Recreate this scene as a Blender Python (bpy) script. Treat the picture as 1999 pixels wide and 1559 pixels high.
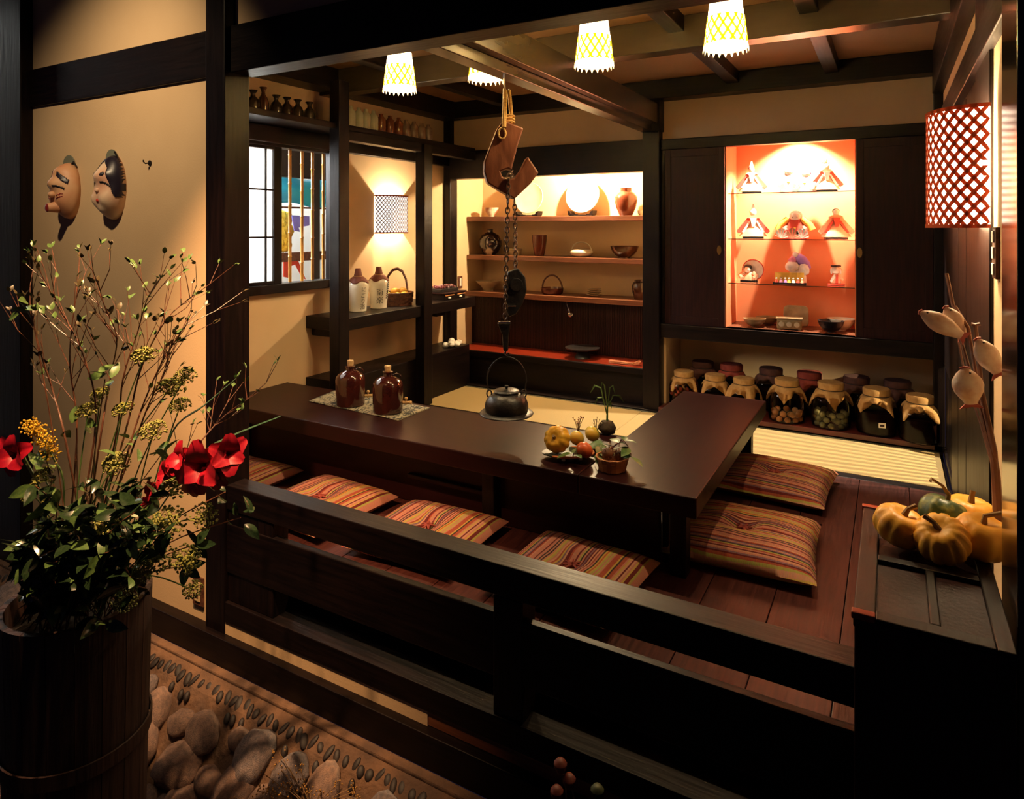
import bpy, bmesh, math, random
from mathutils import Vector, Matrix, Euler, noise

for o in list(bpy.data.objects):
    bpy.data.objects.remove(o, do_unlink=True)
S = bpy.context.scene
C = S.collection
PI = math.pi

# ---------------------------------------------------------------- camera
FPX, X0, YH = 1305.0, 999.5, 440.0          # focal length and horizon in pixels of the 1999x1559 frame
YAW = math.radians(29.55)
CO, SI = math.cos(YAW), math.sin(YAW)
cam_d = bpy.data.cameras.new('camera')
cam_d.sensor_fit = 'HORIZONTAL'; cam_d.sensor_width = 36.0
cam_d.lens = 36.0 * FPX / 1999.0
cam_d.shift_y = -(779.5 - YH) / 1999.0
cam_d.clip_start = 0.05; cam_d.clip_end = 60
cam = bpy.data.objects.new('camera', cam_d); C.objects.link(cam)
cam.location = (0, 0, 0); cam.rotation_euler = (PI / 2, 0, YAW)
S.camera = cam

# ---------------------------------------------------------------- world, view
S.view_settings.view_transform = 'Standard'
S.view_settings.look = 'None'
S.view_settings.gamma = 1.0
S.view_settings.use_curve_mapping = False
S.view_settings.exposure = 0.0
w = bpy.data.worlds.new('world'); S.world = w; w.use_nodes = True
w.node_tree.nodes['Background'].inputs[0].default_value = (0.50, 0.38, 0.85, 1)
w.node_tree.nodes['Background'].inputs[1].default_value = 0.016

# ---------------------------------------------------------------- lights
def lamp(name, kind, loc, power, col, size=0.03, target=None, spot=60, blend=0.5, size_y=None):
    d = bpy.data.lights.new(name, kind); d.energy = power; d.color = col
    if kind == 'AREA':
        d.size = size
        if size_y: d.shape = 'RECTANGLE'; d.size_y = size_y
    else:
        d.shadow_soft_size = size
    if kind == 'SPOT':
        d.spot_size = math.radians(spot); d.spot_blend = blend
    o = bpy.data.objects.new(name, d); C.objects.link(o); o.location = loc
    if target is not None:
        o.rotation_euler = (Vector(target) - Vector(loc)).to_track_quat('-Z', 'Y').to_euler()
    return o

WARM = (1.0, 0.66, 0.32); WARM2 = (1.0, 0.74, 0.42); AMBER = (1.0, 0.52, 0.22); AMBER2 = (1.0, 0.56, 0.26)
# downlights of the entrance hall, in front of the alcove (their ceiling is above the frame)
lamp('hall_downlight', 'SPOT', (-1.85, 0.98, 1.40), 720, AMBER2, 0.03, (-2.35, 1.84, -1.35), 50, 1.0)
lamp('hall_downlight', 'SPOT', (-2.75, 0.75, 1.45), 100, (1.0, 0.72, 0.42), 0.03, (-3.15, 1.85, 0.1), 85, 1.0)
lamp('hall_downlight', 'SPOT', (-1.3, 1.25, 1.25), 46, AMBER2, 0.05, (-1.95, 1.55, -2.1), 34, 0.9)
# daylight in the yard beyond the window, and behind the slatted screen in the right wall
lamp('yard_daylight', 'AREA', (-4.35, 3.1, 2.3), 2200, (0.92, 0.97, 1.0), 1.2, (-5.2, 4.3, 0.0), size_y=1.6)
lamp('window_daylight', 'AREA', (-4.75, 2.6, 0.75), 120, (0.95, 0.97, 1.0), 1.0, (-3.7, 2.8, 0.0), size_y=1.2)
lamp('screen_daylight', 'SPOT', (1.9, 4.72, -0.12), 560, (1.0, 0.80, 0.46), 0.005, (0.0, 4.66, -1.42), 50, 0.3)

# ---------------------------------------------------------------- geometry helpers
def ray(px, py):
    a = (px - X0) / FPX; b = (YH - py) / FPX
    return (a * CO - SI, a * SI + CO, b)
def atz(px, py, z):
    r = ray(px, py); t = z / r[2]; return Vector((r[0] * t, r[1] * t, z))
def aty(px, py, Y):
    r = ray(px, py); t = Y / r[1]; return Vector((r[0] * t, Y, r[2] * t))
def atx(px, py, X):
    r = ray(px, py); t = X / r[0]; return Vector((X, r[1] * t, r[2] * t))
def xat(px, Y): return aty(px, YH, Y).x
def yat(px, X): return atx(px, YH, X).y

class MB:
    def __init__(s): s.v = []; s.f = []
    def add(s, vs, fs, m=None):
        b = len(s.v)
        for p in vs:
            p = Vector(p)
            s.v.append(m @ p if m is not None else p)
        for f in fs: s.f.append([i + b for i in f])
        return s
    def box(s, x0, x1, y0, y1, z0, z1, m=None):
        vs = [(x, y, z) for z in (z0, z1) for y in (y0, y1) for x in (x0, x1)]
        return s.add(vs, [(0, 2, 3, 1), (4, 5, 7, 6), (0, 1, 5, 4), (2, 6, 7, 3), (0, 4, 6, 2), (1, 3, 7, 5)], m)
    def lathe(s, prof, n=24, c=(0, 0, 0), sx=1, sy=1, m=None, cap=True):
        vs = []; fs = []; k = len(prof)
        for (r, z) in prof:
            for i in range(n):
                a = 2 * PI * i / n
                vs.append((c[0] + r * math.cos(a) * sx, c[1] + r * math.sin(a) * sy, c[2] + z))
        for j in range(k - 1):
            for i in range(n):
                i2 = (i + 1) % n
                fs.append((j * n + i, j * n + i2, (j + 1) * n + i2, (j + 1) * n + i))
        if cap:
            if prof[0][0] > 1e-5: fs.append(tuple(range(n - 1, -1, -1)))
            if prof[-1][0] > 1e-5: fs.append(tuple((k - 1) * n + i for i in range(n)))
        return s.add(vs, fs, m)
    def tube(s, pts, r, n=8, cap=True, m=None, flat=1.0, closed=False):
        pts = [Vector(p) for p in pts]; k = len(pts)
        rr = r if isinstance(r, (list, tuple)) else [r] * k
        vs = []; fs = []; up = None
        for j, p in enumerate(pts):
            if closed: t = pts[(j + 1) % k] - pts[j - 1]
            else: t = pts[min(j + 1, k - 1)] - pts[max(j - 1, 0)]
            if t.length < 1e-9: t = Vector((0, 0, 1))
            t.normalize()
            if up is None:
                up = Vector((0, 0, 1)) if abs(t.z) < 0.9 else Vector((1, 0, 0))
            a = up - t * up.dot(t)
            if a.length < 1e-6: a = t.orthogonal()
            a.normalize(); b = t.cross(a); up = a
            for i in range(n):
                q = 2 * PI * i / n
                vs.append(p + (a * math.cos(q) * flat + b * math.sin(q)) * rr[j])
        lim = k if closed else k - 1
        for j in range(lim):
            j2 = (j + 1) % k
            for i in range(n):
                i2 = (i + 1) % n
                fs.append((j * n + i, j * n + i2, j2 * n + i2, j2 * n + i))
        if cap and not closed:
            fs.append(tuple(range(n - 1, -1, -1))); fs.append(tuple((k - 1) * n + i for i in range(n)))
        return s.add(vs, fs, m)
    def ell(s, c, r, n=16, k=10, m=None, fn=None):
        if not isinstance(r, (list, tuple)): r = (r, r, r)
        vs = []; fs = []
        for j in range(k + 1):
            ph = -PI / 2 + PI * j / k
            for i in range(n):
                a = 2 * PI * i / n
                d = Vector((math.cos(ph) * math.cos(a), math.cos(ph) * math.sin(a), math.sin(ph)))
                q = 1.0 if fn is None else fn(d)
                vs.append((c[0] + d.x * r[0] * q, c[1] + d.y * r[1] * q, c[2] + d.z * r[2] * q))
        for j in range(k):
            for i in range(n):
                i2 = (i + 1) % n
                fs.append((j * n + i, j * n + i2, (j + 1) * n + i2, (j + 1) * n + i))
        return s.add(vs, fs, m)
    def prism(s, poly, d0, d1, m=None):
        """polygon in local x,z extruded along y from d0 to d1"""
        n = len(poly)
        vs = [(x, d0, z) for x, z in poly] + [(x, d1, z) for x, z in poly]
        fs = [tuple(range(n)), tuple(range(2 * n - 1, n - 1, -1))]
        for i in range(n):
            j = (i + 1) % n
            fs.append((j, i, i + n, j + n))
        return s.add(vs, fs, m)
    def grid(s, fn, nu, nv, m=None, closeu=False):
        vs = [fn(i / nu, j / nv) for j in range(nv + 1) for i in range(nu + 1)]
        fs = []
        for j in range(nv):
            for i in range(nu):
                a = j * (nu + 1) + i
                fs.append((a, a + 1, a + nu + 2, a + nu + 1))
        return s.add(vs, fs, m)
    def mesh(s, name, mat=None, smooth=True, ang=0.7):
        me = bpy.data.meshes.new(name)
        me.from_pydata([tuple(v) for v in s.v], [], s.f)
        bm = bmesh.new(); bm.from_mesh(me)
        bmesh.ops.remove_doubles(bm, verts=bm.verts, dist=1e-6)
        bmesh.ops.recalc_face_normals(bm, faces=bm.faces)
        bm.to_mesh(me); bm.free()
        if smooth:
            me.shade_smooth(); me.set_sharp_from_angle(angle=ang)
        if mat is not None: me.materials.append(mat)
        return me
    def part(s, name, mat, parent=None, bevel=0, smooth=True, solid=0, loc=None, label=None, ang=0.7, sub=0):
        o = bpy.data.objects.new(name, s.mesh(name, mat, smooth, ang)); C.objects.link(o)
        if parent is not None: o.parent = parent
        if loc is not None: o.location = loc
        if solid:
            md = o.modifiers.new('solid', 'SOLIDIFY'); md.thickness = solid; md.offset = 0
        if sub:
            md = o.modifiers.new('sub', 'SUBSURF'); md.levels = sub; md.render_levels = sub
        if bevel:
            md = o.modifiers.new('bevel', 'BEVEL'); md.width = bevel; md.segments = 2; md.limit_method = 'ANGLE'
        if label: o['label'] = label
        return o

def tag(o, label=None, cat=None, group=None, kind=None):
    if label: o['label'] = label
    if cat: o['category'] = cat
    if group: o['group'] = group
    if kind: o['kind'] = kind
    return o
def thing(name, label, cat, loc=(0, 0, 0), rz=0.0, group=None, kind=None, rot=None, sc=None):
    o = bpy.data.objects.new(name, None); C.objects.link(o)
    o.empty_display_size = 0.05
    o.location = loc; o.rotation_euler = rot if rot else (0, 0, rz)
    if sc: o.scale = (sc, sc, sc)
    return tag(o, label, cat, group, kind)
def inst(name, me, parent=None, loc=(0, 0, 0), rot=(0, 0, 0), sc=1.0):
    o = bpy.data.objects.new(name, me); C.objects.link(o)
    if parent is not None: o.parent = parent
    o.location = loc; o.rotation_euler = rot
    o.scale = sc if isinstance(sc, (list, tuple)) else (sc, sc, sc)
    return o
def copy_tree(o, parent=None):
    c = o.copy(); C.objects.link(c); c.parent = parent
    for ch in list(o.children): copy_tree(ch, c)
    return c
def struct(name, mb, mat, label, bevel=0.004, cat=None):
    o = mb.part(name, mat, None, bevel=bevel, smooth=False)
    tag(o, label, cat, None, 'structure'); return o
def bx(*a): return MB().box(*a)
def R(a, b, c): return random.uniform(a, b) if c is None else c.uniform(a, b)

# ---------------------------------------------------------------- materials
def nodes(name):
    m = bpy.data.materials.new(name); m.use_nodes = True
    nt = m.node_tree; return m, nt, nt.nodes['Principled BSDF']
def setp(b, **k):
    for a, v in k.items():
        a = {'rough': 'Roughness', 'metal': 'Metallic', 'coat': 'Coat Weight', 'coatr': 'Coat Roughness', 'trans': 'Transmission Weight',
             'ior': 'IOR', 'alpha': 'Alpha', 'spec': 'Specular IOR Level', 'sheen': 'Sheen Weight', 'emit': 'Emission Strength'}.get(a, a)
        b.inputs[a].default_value = v
def rgb(c): return (c[0], c[1], c[2], 1.0)
def mat(name, col, rough=0.5, col2=None, scale=8.0, vec=(1, 1, 1), bump=0.0, bscale=None, detail=4.0, ramp=(0.35, 0.65), emit=None, estr=0.0, rvar=0.0, **k):
    """plain or two-tone procedural material: noise in object space, stretched by vec"""
    m, nt, b = nodes(name); N = nt.nodes; L = nt.links
    setp(b, rough=rough, **k)
    b.inputs['Base Color'].default_value = rgb(col)
    if col2 is not None or bump or rvar:
        tc = N.new('ShaderNodeTexCoord'); mp = N.new('ShaderNodeMapping'); mp.inputs['Scale'].default_value = vec
        L.new(tc.outputs['Object'], mp.inputs['Vector'])
        nz = N.new('ShaderNodeTexNoise'); nz.inputs['Scale'].default_value = scale; nz.inputs['Detail'].default_value = detail
        L.new(mp.outputs['Vector'], nz.inputs['Vector'])
        if col2 is not None:
            rp = N.new('ShaderNodeValToRGB'); rp.color_ramp.elements[0].position = ramp[0]; rp.color_ramp.elements[1].position = ramp[1]
            rp.color_ramp.elements[0].color = rgb(col); rp.color_ramp.elements[1].color = rgb(col2)
            L.new(nz.outputs['Fac'], rp.inputs['Fac']); L.new(rp.outputs['Color'], b.inputs['Base Color'])
        if rvar:
            mr = N.new('ShaderNodeMapRange'); mr.inputs['To Min'].default_value = rough - rvar; mr.inputs['To Max'].default_value = rough + rvar
            L.new(nz.outputs['Fac'], mr.inputs['Value']); L.new(mr.outputs['Result'], b.inputs['Roughness'])
        if bump:
            n2 = nz
            if bscale:
                n2 = N.new('ShaderNodeTexNoise'); n2.inputs['Scale'].default_value = bscale; n2.inputs['Detail'].default_value = 5
                L.new(mp.outputs['Vector'], n2.inputs['Vector'])
            bp = N.new('ShaderNodeBump'); bp.inputs['Strength'].default_value = bump; bp.inputs['Distance'].default_value = 0.01
            L.new(n2.outputs['Fac'], bp.inputs['Height']); L.new(bp.outputs['Normal'], b.inputs['Normal'])
    if emit is not None:
        b.inputs['Emission Color'].default_value = rgb(emit); setp(b, emit=estr)
    return m
def thin(name, col, t=0.5, rough=0.05, fres=1.45, tcol=(1, 1, 1)):
    """thin glass: clear where seen straight on, reflecting at grazing angles"""
    m = bpy.data.materials.new(name); m.use_nodes = True; nt = m.node_tree; N = nt.nodes; L = nt.links
    for n in list(N):
        if n.type != 'OUTPUT_MATERIAL': N.remove(n)
    out = N['Material Output']
    tr = N.new('ShaderNodeBsdfTransparent'); tr.inputs[0].default_value = rgb(tcol)
    gl = N.new('ShaderNodeBsdfGlossy'); gl.inputs['Color'].default_value = rgb(col); gl.inputs['Roughness'].default_value = rough
    fr = N.new('ShaderNodeFresnel'); fr.inputs['IOR'].default_value = fres
    mx = N.new('ShaderNodeMixShader')
    L.new(fr.outputs[0], mx.inputs[0]); L.new(tr.outputs[0], mx.inputs[1]); L.new(gl.outputs[0], mx.inputs[2])
    L.new(mx.outputs[0], out.inputs['Surface']); return m
def paper(name, col, tfac=0.55, clear=0.25):
    """lampshade / shoji paper: part diffuse, part translucent, a little see-through"""
    m = bpy.data.materials.new(name); m.use_nodes = True; nt = m.node_tree; N = nt.nodes; L = nt.links
    for n in list(N):
        if n.type != 'OUTPUT_MATERIAL': N.remove(n)
    out = N['Material Output']
    df = N.new('ShaderNodeBsdfDiffuse'); df.inputs[0].default_value = rgb(col)
    tl = N.new('ShaderNodeBsdfTranslucent'); tl.inputs[0].default_value = rgb(col)
    tr = N.new('ShaderNodeBsdfTransparent'); tr.inputs[0].default_value = rgb(col)
    m1 = N.new('ShaderNodeMixShader'); m1.inputs[0].default_value = tfac
    L.new(df.outputs[0], m1.inputs[1]); L.new(tl.outputs[0], m1.inputs[2])
    m2 = N.new('ShaderNodeMixShader'); m2.inputs[0].default_value = clear
    L.new(m1.outputs[0], m2.inputs[1]); L.new(tr.outputs[0], m2.inputs[2])
    L.new(m2.outputs[0], out.inputs['Surface']); return m
def stripes(name):
    m, nt, b = nodes(name); N = nt.nodes; L = nt.links; setp(b, rough=0.85, spec=0.2)
    tc = N.new('ShaderNodeTexCoord'); sp = N.new('ShaderNodeSeparateXYZ'); L.new(tc.outputs['Object'], sp.inputs[0])
    def math_(op, a, v):
        n = N.new('ShaderNodeMath'); n.operation = op; L.new(a, n.inputs[0]); n.inputs[1].default_value = v; return n.outputs[0]
    wob = N.new('ShaderNodeTexNoise'); wob.inputs['Scale'].default_value = 4.0; L.new(tc.outputs['Object'], wob.inputs['Vector'])
    x = N.new('ShaderNodeMath'); x.operation = 'MULTIPLY_ADD'; L.new(wob.outputs['Fac'], x.inputs[0]); x.inputs[1].default_value = 0.012; L.new(sp.outputs['X'], x.inputs[2])
    fl = math_('FLOOR', math_('MULTIPLY', x.outputs[0], 150.0), 0)
    wn = N.new('ShaderNodeTexWhiteNoise'); wn.noise_dimensions = '1D'; L.new(fl, wn.inputs['W'])
    rp = N.new('ShaderNodeValToRGB'); rp.color_ramp.interpolation = 'CONSTANT'
    cols = [(0.0, (.44, .19, .14)), (0.24, (.34, .09, .06)), (0.40, (.46, .31, .09)), (0.50, (.15, .045, .045)), (0.62, (.50, .25, .17)),
            (0.76, (.07, .055, .05)), (0.82, (.36, .32, .10)), (0.89, (.20, .12, .15)), (0.95, (.44, .11, .055))]
    e = rp.color_ramp.elements
    e[0].position, e[0].color = cols[0][0], rgb(cols[0][1]); e[1].position, e[1].color = cols[1][0], rgb(cols[1][1])
    for p, c in cols[2:]:
        q = e.new(p); q.color = rgb(c)
    L.new(wn.outputs['Value'], rp.inputs['Fac'])
    # weave threads across
    wv = N.new('ShaderNodeTexNoise'); wv.inputs['Scale'].default_value = 60
    mp = N.new('ShaderNodeMapping'); mp.inputs['Scale'].default_value = (0.6, 8, 1); L.new(tc.outputs['Object'], mp.inputs[0]); L.new(mp.outputs[0], wv.inputs['Vector'])
    mx = N.new('ShaderNodeMix'); mx.data_type = 'RGBA'; mx.blend_type = 'MULTIPLY'; mx.inputs['Factor'].default_value = 0.6
    L.new(rp.outputs['Color'], mx.inputs[6]); L.new(wv.outputs['Color'], mx.inputs[7])
    br = N.new('ShaderNodeBrightContrast'); br.inputs['Bright'].default_value = 0.05; br.inputs['Contrast'].default_value = 0.15
    L.new(mx.outputs[2], br.inputs[0]); L.new(br.outputs[0], b.inputs['Base Color'])
    bp = N.new('ShaderNodeBump'); bp.inputs['Strength'].default_value = 0.4; bp.inputs['Distance'].default_value = 0.004
    L.new(wv.outputs['Fac'], bp.inputs['Height']); L.new(bp.outputs['Normal'], b.inputs['Normal']); return m
def weave(name, c1, c2, sx, sy, rough=0.8):
    """fine parallel reeds (tatami, reed ceiling): sine ridges along one axis"""
    m, nt, b = nodes(name); N = nt.nodes; L = nt.links; setp(b, rough=rough, spec=0.25)
    tc = N.new('ShaderNodeTexCoord'); mp = N.new('ShaderNodeMapping'); mp.inputs['Scale'].default_value = (sx, sy, 1); L.new(tc.outputs['Object'], mp.inputs[0])
    wv = N.new('ShaderNodeTexWave'); wv.inputs['Scale'].default_value = 1.0; wv.inputs['Distortion'].default_value = 0.6; wv.inputs['Detail'].default_value = 2
    wv.bands_direction = 'X' if sx > sy else 'Y'
    L.new(mp.outputs[0], wv.inputs['Vector'])
    rp = N.new('ShaderNodeValToRGB'); rp.color_ramp.elements[0].color = rgb(c1); rp.color_ramp.elements[1].color = rgb(c2)
    L.new(wv.outputs['Fac'], rp.inputs['Fac']); L.new(rp.outputs['Color'], b.inputs['Base Color'])
    bp = N.new('ShaderNodeBump'); bp.inputs['Strength'].default_value = 0.3; bp.inputs['Distance'].default_value = 0.003
    L.new(wv.outputs['Fac'], bp.inputs['Height']); L.new(bp.outputs['Normal'], b.inputs['Normal']); return m

M = {}
M['dark'] = mat('dark_stained_wood', (.0035, .0022, .0026), 0.40, (.0085, .0042, .0042), 5, (1.2, 9, 9), 0.12, rvar=0.08, spec=0.2)
M['darkx'] = mat('dark_stained_wood_x', (.0035, .0022, .0026), 0.40, (.0085, .0042, .0042), 5, (1.0, 12, 12), 0.12, rvar=0.08, spec=0.2)
M['darky'] = mat('dark_stained_wood_y', (.0035, .0022, .0026), 0.40, (.0085, .0042, .0042), 5, (12, 1.0, 12), 0.12, rvar=0.08, spec=0.2)
M['darkz'] = mat('dark_stained_wood_z', (.0035, .0022, .0026), 0.38, (.0085, .0042, .0042), 5, (12, 12, 1.0), 0.12, rvar=0.08, spec=0.2)
M['beam'] = mat('lamp_lit_beam_wood', (.040, .030, .018), 0.27, (.060, .044, .026), 3, (2, 2, 8), 0.0, ramp=(.2, .8))  # lighter copy of the dark wood; glow of the pendants put into its colour
M['door'] = mat('cabinet_door_wood', (.014, .0036, .0046), 0.46, (.026, .0066, .0072), 6, (14, 14, 0.8), 0.1, rvar=0.06, spec=0.22)
M['table'] = mat('lacquered_table_wood', (.012, .0030, .0038), 0.36, (.024, .0056, .0054), 4, (1.0, 14, 14), 0.0, ramp=(.15, .85), spec=0.15)
M['tabley'] = mat('lacquered_table_wood_y', (.012, .0030, .0038), 0.36, (.024, .0056, .0054), 4, (14, 1.0, 14), 0.0, ramp=(.15, .85), spec=0.15)
M['plank'] = mat('floor_plank_wood', (.030, .0078, .0072), 0.40, (.060, .0165, .0130), 5, (16, 1.2, 16), 0.12, rvar=0.06, spec=0.3)
M['shelf'] = mat('red_brown_shelf_wood', (.14, .045, .022), 0.35, (.24, .085, .040), 5, (1.0, 18, 18), 0.05)
M['redlac'] = mat('red_lacquer', (.30, .036, .014), 0.3, (.22, .020, .008), 6, (1, 8, 8))
M['cream'] = mat('cream_plaster', (.72, .52, .31), 0.92, (.66, .465, .27), 2.2, (1, 1, 1), 0.05, bscale=120, spec=0.15)
M['orange'] = mat('vermilion_niche_lining', (.84, .29, .125), 0.85, (.79, .25, .105), 3, spec=0.15)
M['tatami'] = weave('tatami_rush', (.31, .215, .088), (.40, .29, .125), 6, 420)
M['heri'] = mat('tatami_border_cloth', (.035, .035, .022), 0.8, (.06, .055, .03), 60)
M['reed'] = weave('reed_ceiling', (.16, .08, .035), (.44, .25, .11), 0.6, 190, 0.7)
M['reedv'] = mat('stained_reed', (.018, .005, .005), 0.4, (.045, .012, .009), 6, (30, 30, 1))
M['bamboo'] = mat('bamboo', (.70, .36, .08), 0.32, (.56, .25, .05), 4, (12, 12, 1))
M['glass'] = thin('clear_glass', (1, 1, 1), rough=0.02)
M['jarglass'] = thin('jar_glass', (1, 1, 1), rough=0.02, fres=1.3, tcol=(.82, .74, .62))
M['shoji'] = paper('shoji_paper', (.95, .93, .88), 0.75, 0.1)
M['shade'] = paper('lamp_paper', (.95, .88, .66), 0.82, 0.20)
M['brass'] = mat('brass', (.62, .40, .14), 0.28, metal=1)
M['iron'] = mat('cast_iron', (.014, .014, .015), 0.38, (.026, .021, .019), 20, bump=0.25, bscale=60, metal=0.3)
M['steel'] = mat('bright_steel', (.7, .7, .72), 0.18, metal=1)
M['chain'] = mat('blackened_chain', (.16, .11, .08), 0.35, (.08, .05, .04), 40, metal=0.7)
M['rope'] = mat('straw_rope', (.55, .34, .10), 0.85, (.38, .22, .07), 30, (1, 1, 4), 0.5)
M['hookwood'] = mat('worn_hook_wood', (.11, .034, .016), 0.34, (.20, .070, .032), 5, (5, 5, 1.5), 0.3, rvar=0.1)
M['white'] = mat('white_paint', (.80, .76, .68), 0.5)
M['black'] = mat('black_paint', (.012, .010, .012), 0.4)
M['ink'] = mat('brush_ink', (.02, .014, .012), 0.5)
M['cushion'] = stripes('striped_cushion_cloth')
M['tuft'] = mat('maroon_tuft', (.22, .03, .02), 0.8)
M['cork'] = mat('cork', (.62, .40, .18), 0.85, (.46, .28, .12), 60, bump=0.3)
M['jug'] = mat('brown_glaze', (.060, .011, .008), 0.13, (.036, .007, .006), 12, bump=0.06, coat=0.6, coatr=0.06)
M['bottle_w'] = mat('white_glaze', (.74, .68, .55), 0.18, (.66, .60, .46), 6, coat=0.5, coatr=0.05)
M['brownpaper'] = mat('brown_paper_cap', (.20, .055, .028), 0.7, (.13, .03, .018), 20, bump=0.4)
M['wick'] = mat('dark_wicker', (.13, .045, .022), 0.6, (.06, .02, .012), 40, bump=0.4)
M['wick_l'] = mat('chip_basket_wood', (.62, .28, .10), 0.55, (.46, .17, .05), 14)
M['yellow'] = mat('yellow_fruit_skin', (.82, .48, .06), 0.5, (.72, .36, .04), 14, bump=0.2)
M['pumpkin'] = mat('orange_pumpkin_skin', (.88, .38, .035), 0.42, (.90, .50, .06), 9, bump=0.1, bscale=40)
M['squash'] = mat('yellow_squash_skin', (.86, .48, .03), 0.4, (.80, .34, .03), 9)
M['gourd'] = mat('green_gourd_skin', (.035, .07, .02), 0.4, (.20, .22, .06), 30, ramp=(.48, .6))
M['stem'] = mat('dry_stem', (.30, .17, .07), 0.8, (.16, .10, .04), 20)
M['persimmon_g'] = mat('green_persimmon_skin', (.42, .40, .05), 0.35, (.66, .38, .05), 6)
M['tomato'] = mat('red_persimmon_skin', (.70, .10, .025), 0.28, (.76, .19, .04), 6)
M['leaf'] = mat('green_leaf', (.06, .13, .035), 0.38, (.11, .19, .05), 12)
M['leafd'] = mat('dark_green_leaf', (.014, .032, .014), 0.2, (.026, .052, .02), 12)
M['leafb'] = mat('bronze_leaf', (.06, .045, .02), 0.4, (.09, .07, .03), 12)
M['umbel'] = mat('green_yellow_umbel', (.17, .20, .04), 0.7, (.28, .26, .05), 30)
M['gold'] = mat('goldenrod_yellow', (.72, .46, .03), 0.7, (.55, .32, .02), 30)
M['twig'] = mat('red_brown_twig', (.16, .06, .035), 0.4, (.09, .035, .02), 20)
M['petal'] = mat('red_petal', (.46, .008, .022), 0.45, (.32, .004, .026), 5)
M['stone'] = mat('rounded_stone', (.20, .14, .125), 0.85, (.34, .22, .17), 5, bump=0.6, bscale=26)
M['stone2'] = mat('grey_stone', (.15, .13, .145), 0.85, (.28, .22, .21), 6, bump=0.6, bscale=26)
M['mortar'] = mat('sandy_mortar', (.19, .105, .062), 0.95, (.10, .06, .042), 10, bump=0.8, bscale=50)
M['pebble'] = mat('dark_pebble', (.016, .012, .013), 0.6, (.028, .02, .018), 20)
M['bucket'] = mat('cask_staves', (.030, .010, .007), 0.6, (.016, .006, .005), 5, (14, 14, .8), 0.3)
M['ground'] = mat('dark_ground', (.020, .016, .016), 0.9, (.03, .022, .02), 6, bump=0.4)
# ================================================================ the setting
F, T = -1.45, -1.08                 # raised floor and table top, measured from the camera's height
XL, XR, YB, ZC = -3.63, 0.29, 5.15, 1.12
YF = 1.84
rnd = random.Random(7)

fl = struct('floor', bx(XL, XR, 1.95, 5.2, F - .16, F - .024), M['dark'], 'raised wooden floor of the seating alcove')
w0 = 0.242; x = -0.155 + w0
edges = [XR]
while x > XL: 
    if x < XR: edges.append(x)
    x -= w0
edges.append(XL)
for a, b in zip(edges[:-1], edges[1:]):
    o = bx(b + .0015, a - .0015, 1.955, 4.30, F - .024, F).part('plank', M['plank'], fl, bevel=.002, smooth=False)
bx(XL, XR, 4.302, 4.378, F - .024, F).part('plank', M['darkx'], fl, bevel=.002, smooth=False)
bx(XL, XR, 5.06, 5.2, F - .024, F + .015).part('plank', M['darkx'], fl, bevel=.003, smooth=False)
def tatami(x0, x1, label):
    t = thing('tatami_mat', label, 'tatami mat', ((x0 + x1) / 2, 4.72, F - .02), group='tatami mats behind the table')
    hx = (x1 - x0) / 2 - .001
    bx(-hx, hx, -.34, .315, 0, .022).part('rush_cover', M['tatami'], t, bevel=.003, smooth=False)
    bx(-hx, hx, .3155, .34, 0, .0235).part('border', M['heri'], t, bevel=.002, smooth=False)
tatami(-3.40, -1.69, 'pale tatami mat seen beyond the table behind the iron kettle')
tatami(-1.69, XR - .02, 'pale tatami mat in front of the preserve jars, striped with light')

ge = struct('floor_entrance', bx(-6, 3, -1.5, 1.75, -2.56, -2.46), M['ground'], 'dark entrance floor below the raised room')

# ---- front frame: posts, lintel, mask wall, railing
struct('trim_1', bx(-2.536, -2.413, 1.83, 1.956, -1.85, 1.6), M['darkz'], 'dark wooden post at the left of the alcove opening')
struct('trim_2', bx(-2.413, 2.2, 1.856, 1.97, .642, .838), M['darkx'], 'dark wooden lintel across the alcove opening')
struct('trim_3', bx(-4.0, -2.536, 1.835, 1.86, .63, .83), M['darkx'], 'dark wooden beam across the wall above the masks')
struct('trim_4', bx(-4.5, -4.0, 1.79, 1.95, -1.85, 1.6), M['darkz'], 'dark wooden post at the far left of the wall')
struct('wall_front', bx(-4.0, -2.536, 1.85, 1.93, -1.70, 1.6), M['cream'], 'cream plaster wall with two masks', bevel=0)
struct('wall_lintel', bx(-2.413, 2.2, 1.885, 1.95, .838, 1.6), M['cream'], 'cream plaster wall above the lintel', bevel=0)
struct('baseboard_front', bx(-4.5, .36, 1.80, 1.955, -1.815, -1.70), M['darkx'], 'dark ground sill beam along the stone footing')
struct('trim_5', bx(-2.413, .235, 1.83, 1.955, -1.65, -1.565), M['darkx'], 'dark sill rail at the foot of the railing')
st = struct('wall_footing', bx(-2.413, -1.37, 1.834, 1.94, -1.70, -1.65), M['cream'], 'narrow cream plaster strip under the railing', bevel=0)
struct('trim_6', bx(-1.37, .235, 1.836, 1.94, -1.70, -1.65), M['shelf'], 'shaded end of the plaster strip under the railing, coloured brown')  # plaster strip goes on here; its shade is put into the brown colour
rail = thing('trim_7', 'dark wooden railing along the front of the seating alcove', None, (-1.25, 1.885, F), kind='structure')
def rl(n, x0, x1, y0, y1, z0, z1, m='darkx'):
    bx(x0 + 1.25, x1 + 1.25, y0 - 1.885, y1 - 1.885, z0 - F, z1 - F).part(n, M[m], rail, bevel=.004, smooth=False)
rl('top_rail', -2.413, -.075, 1.84, 1.93, -1.185, -1.083)
rl('middle_rail', -2.413, -.075, 1.84, 1.872, -1.446, -1.243)
rl('end_post', -2.41, -2.14, 1.845, 1.925, -1.565, -1.186, 'darkz')
rl('post', -1.112, -1.005, 1.838, 1.928, -1.565, -1.186, 'darkz')
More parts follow.
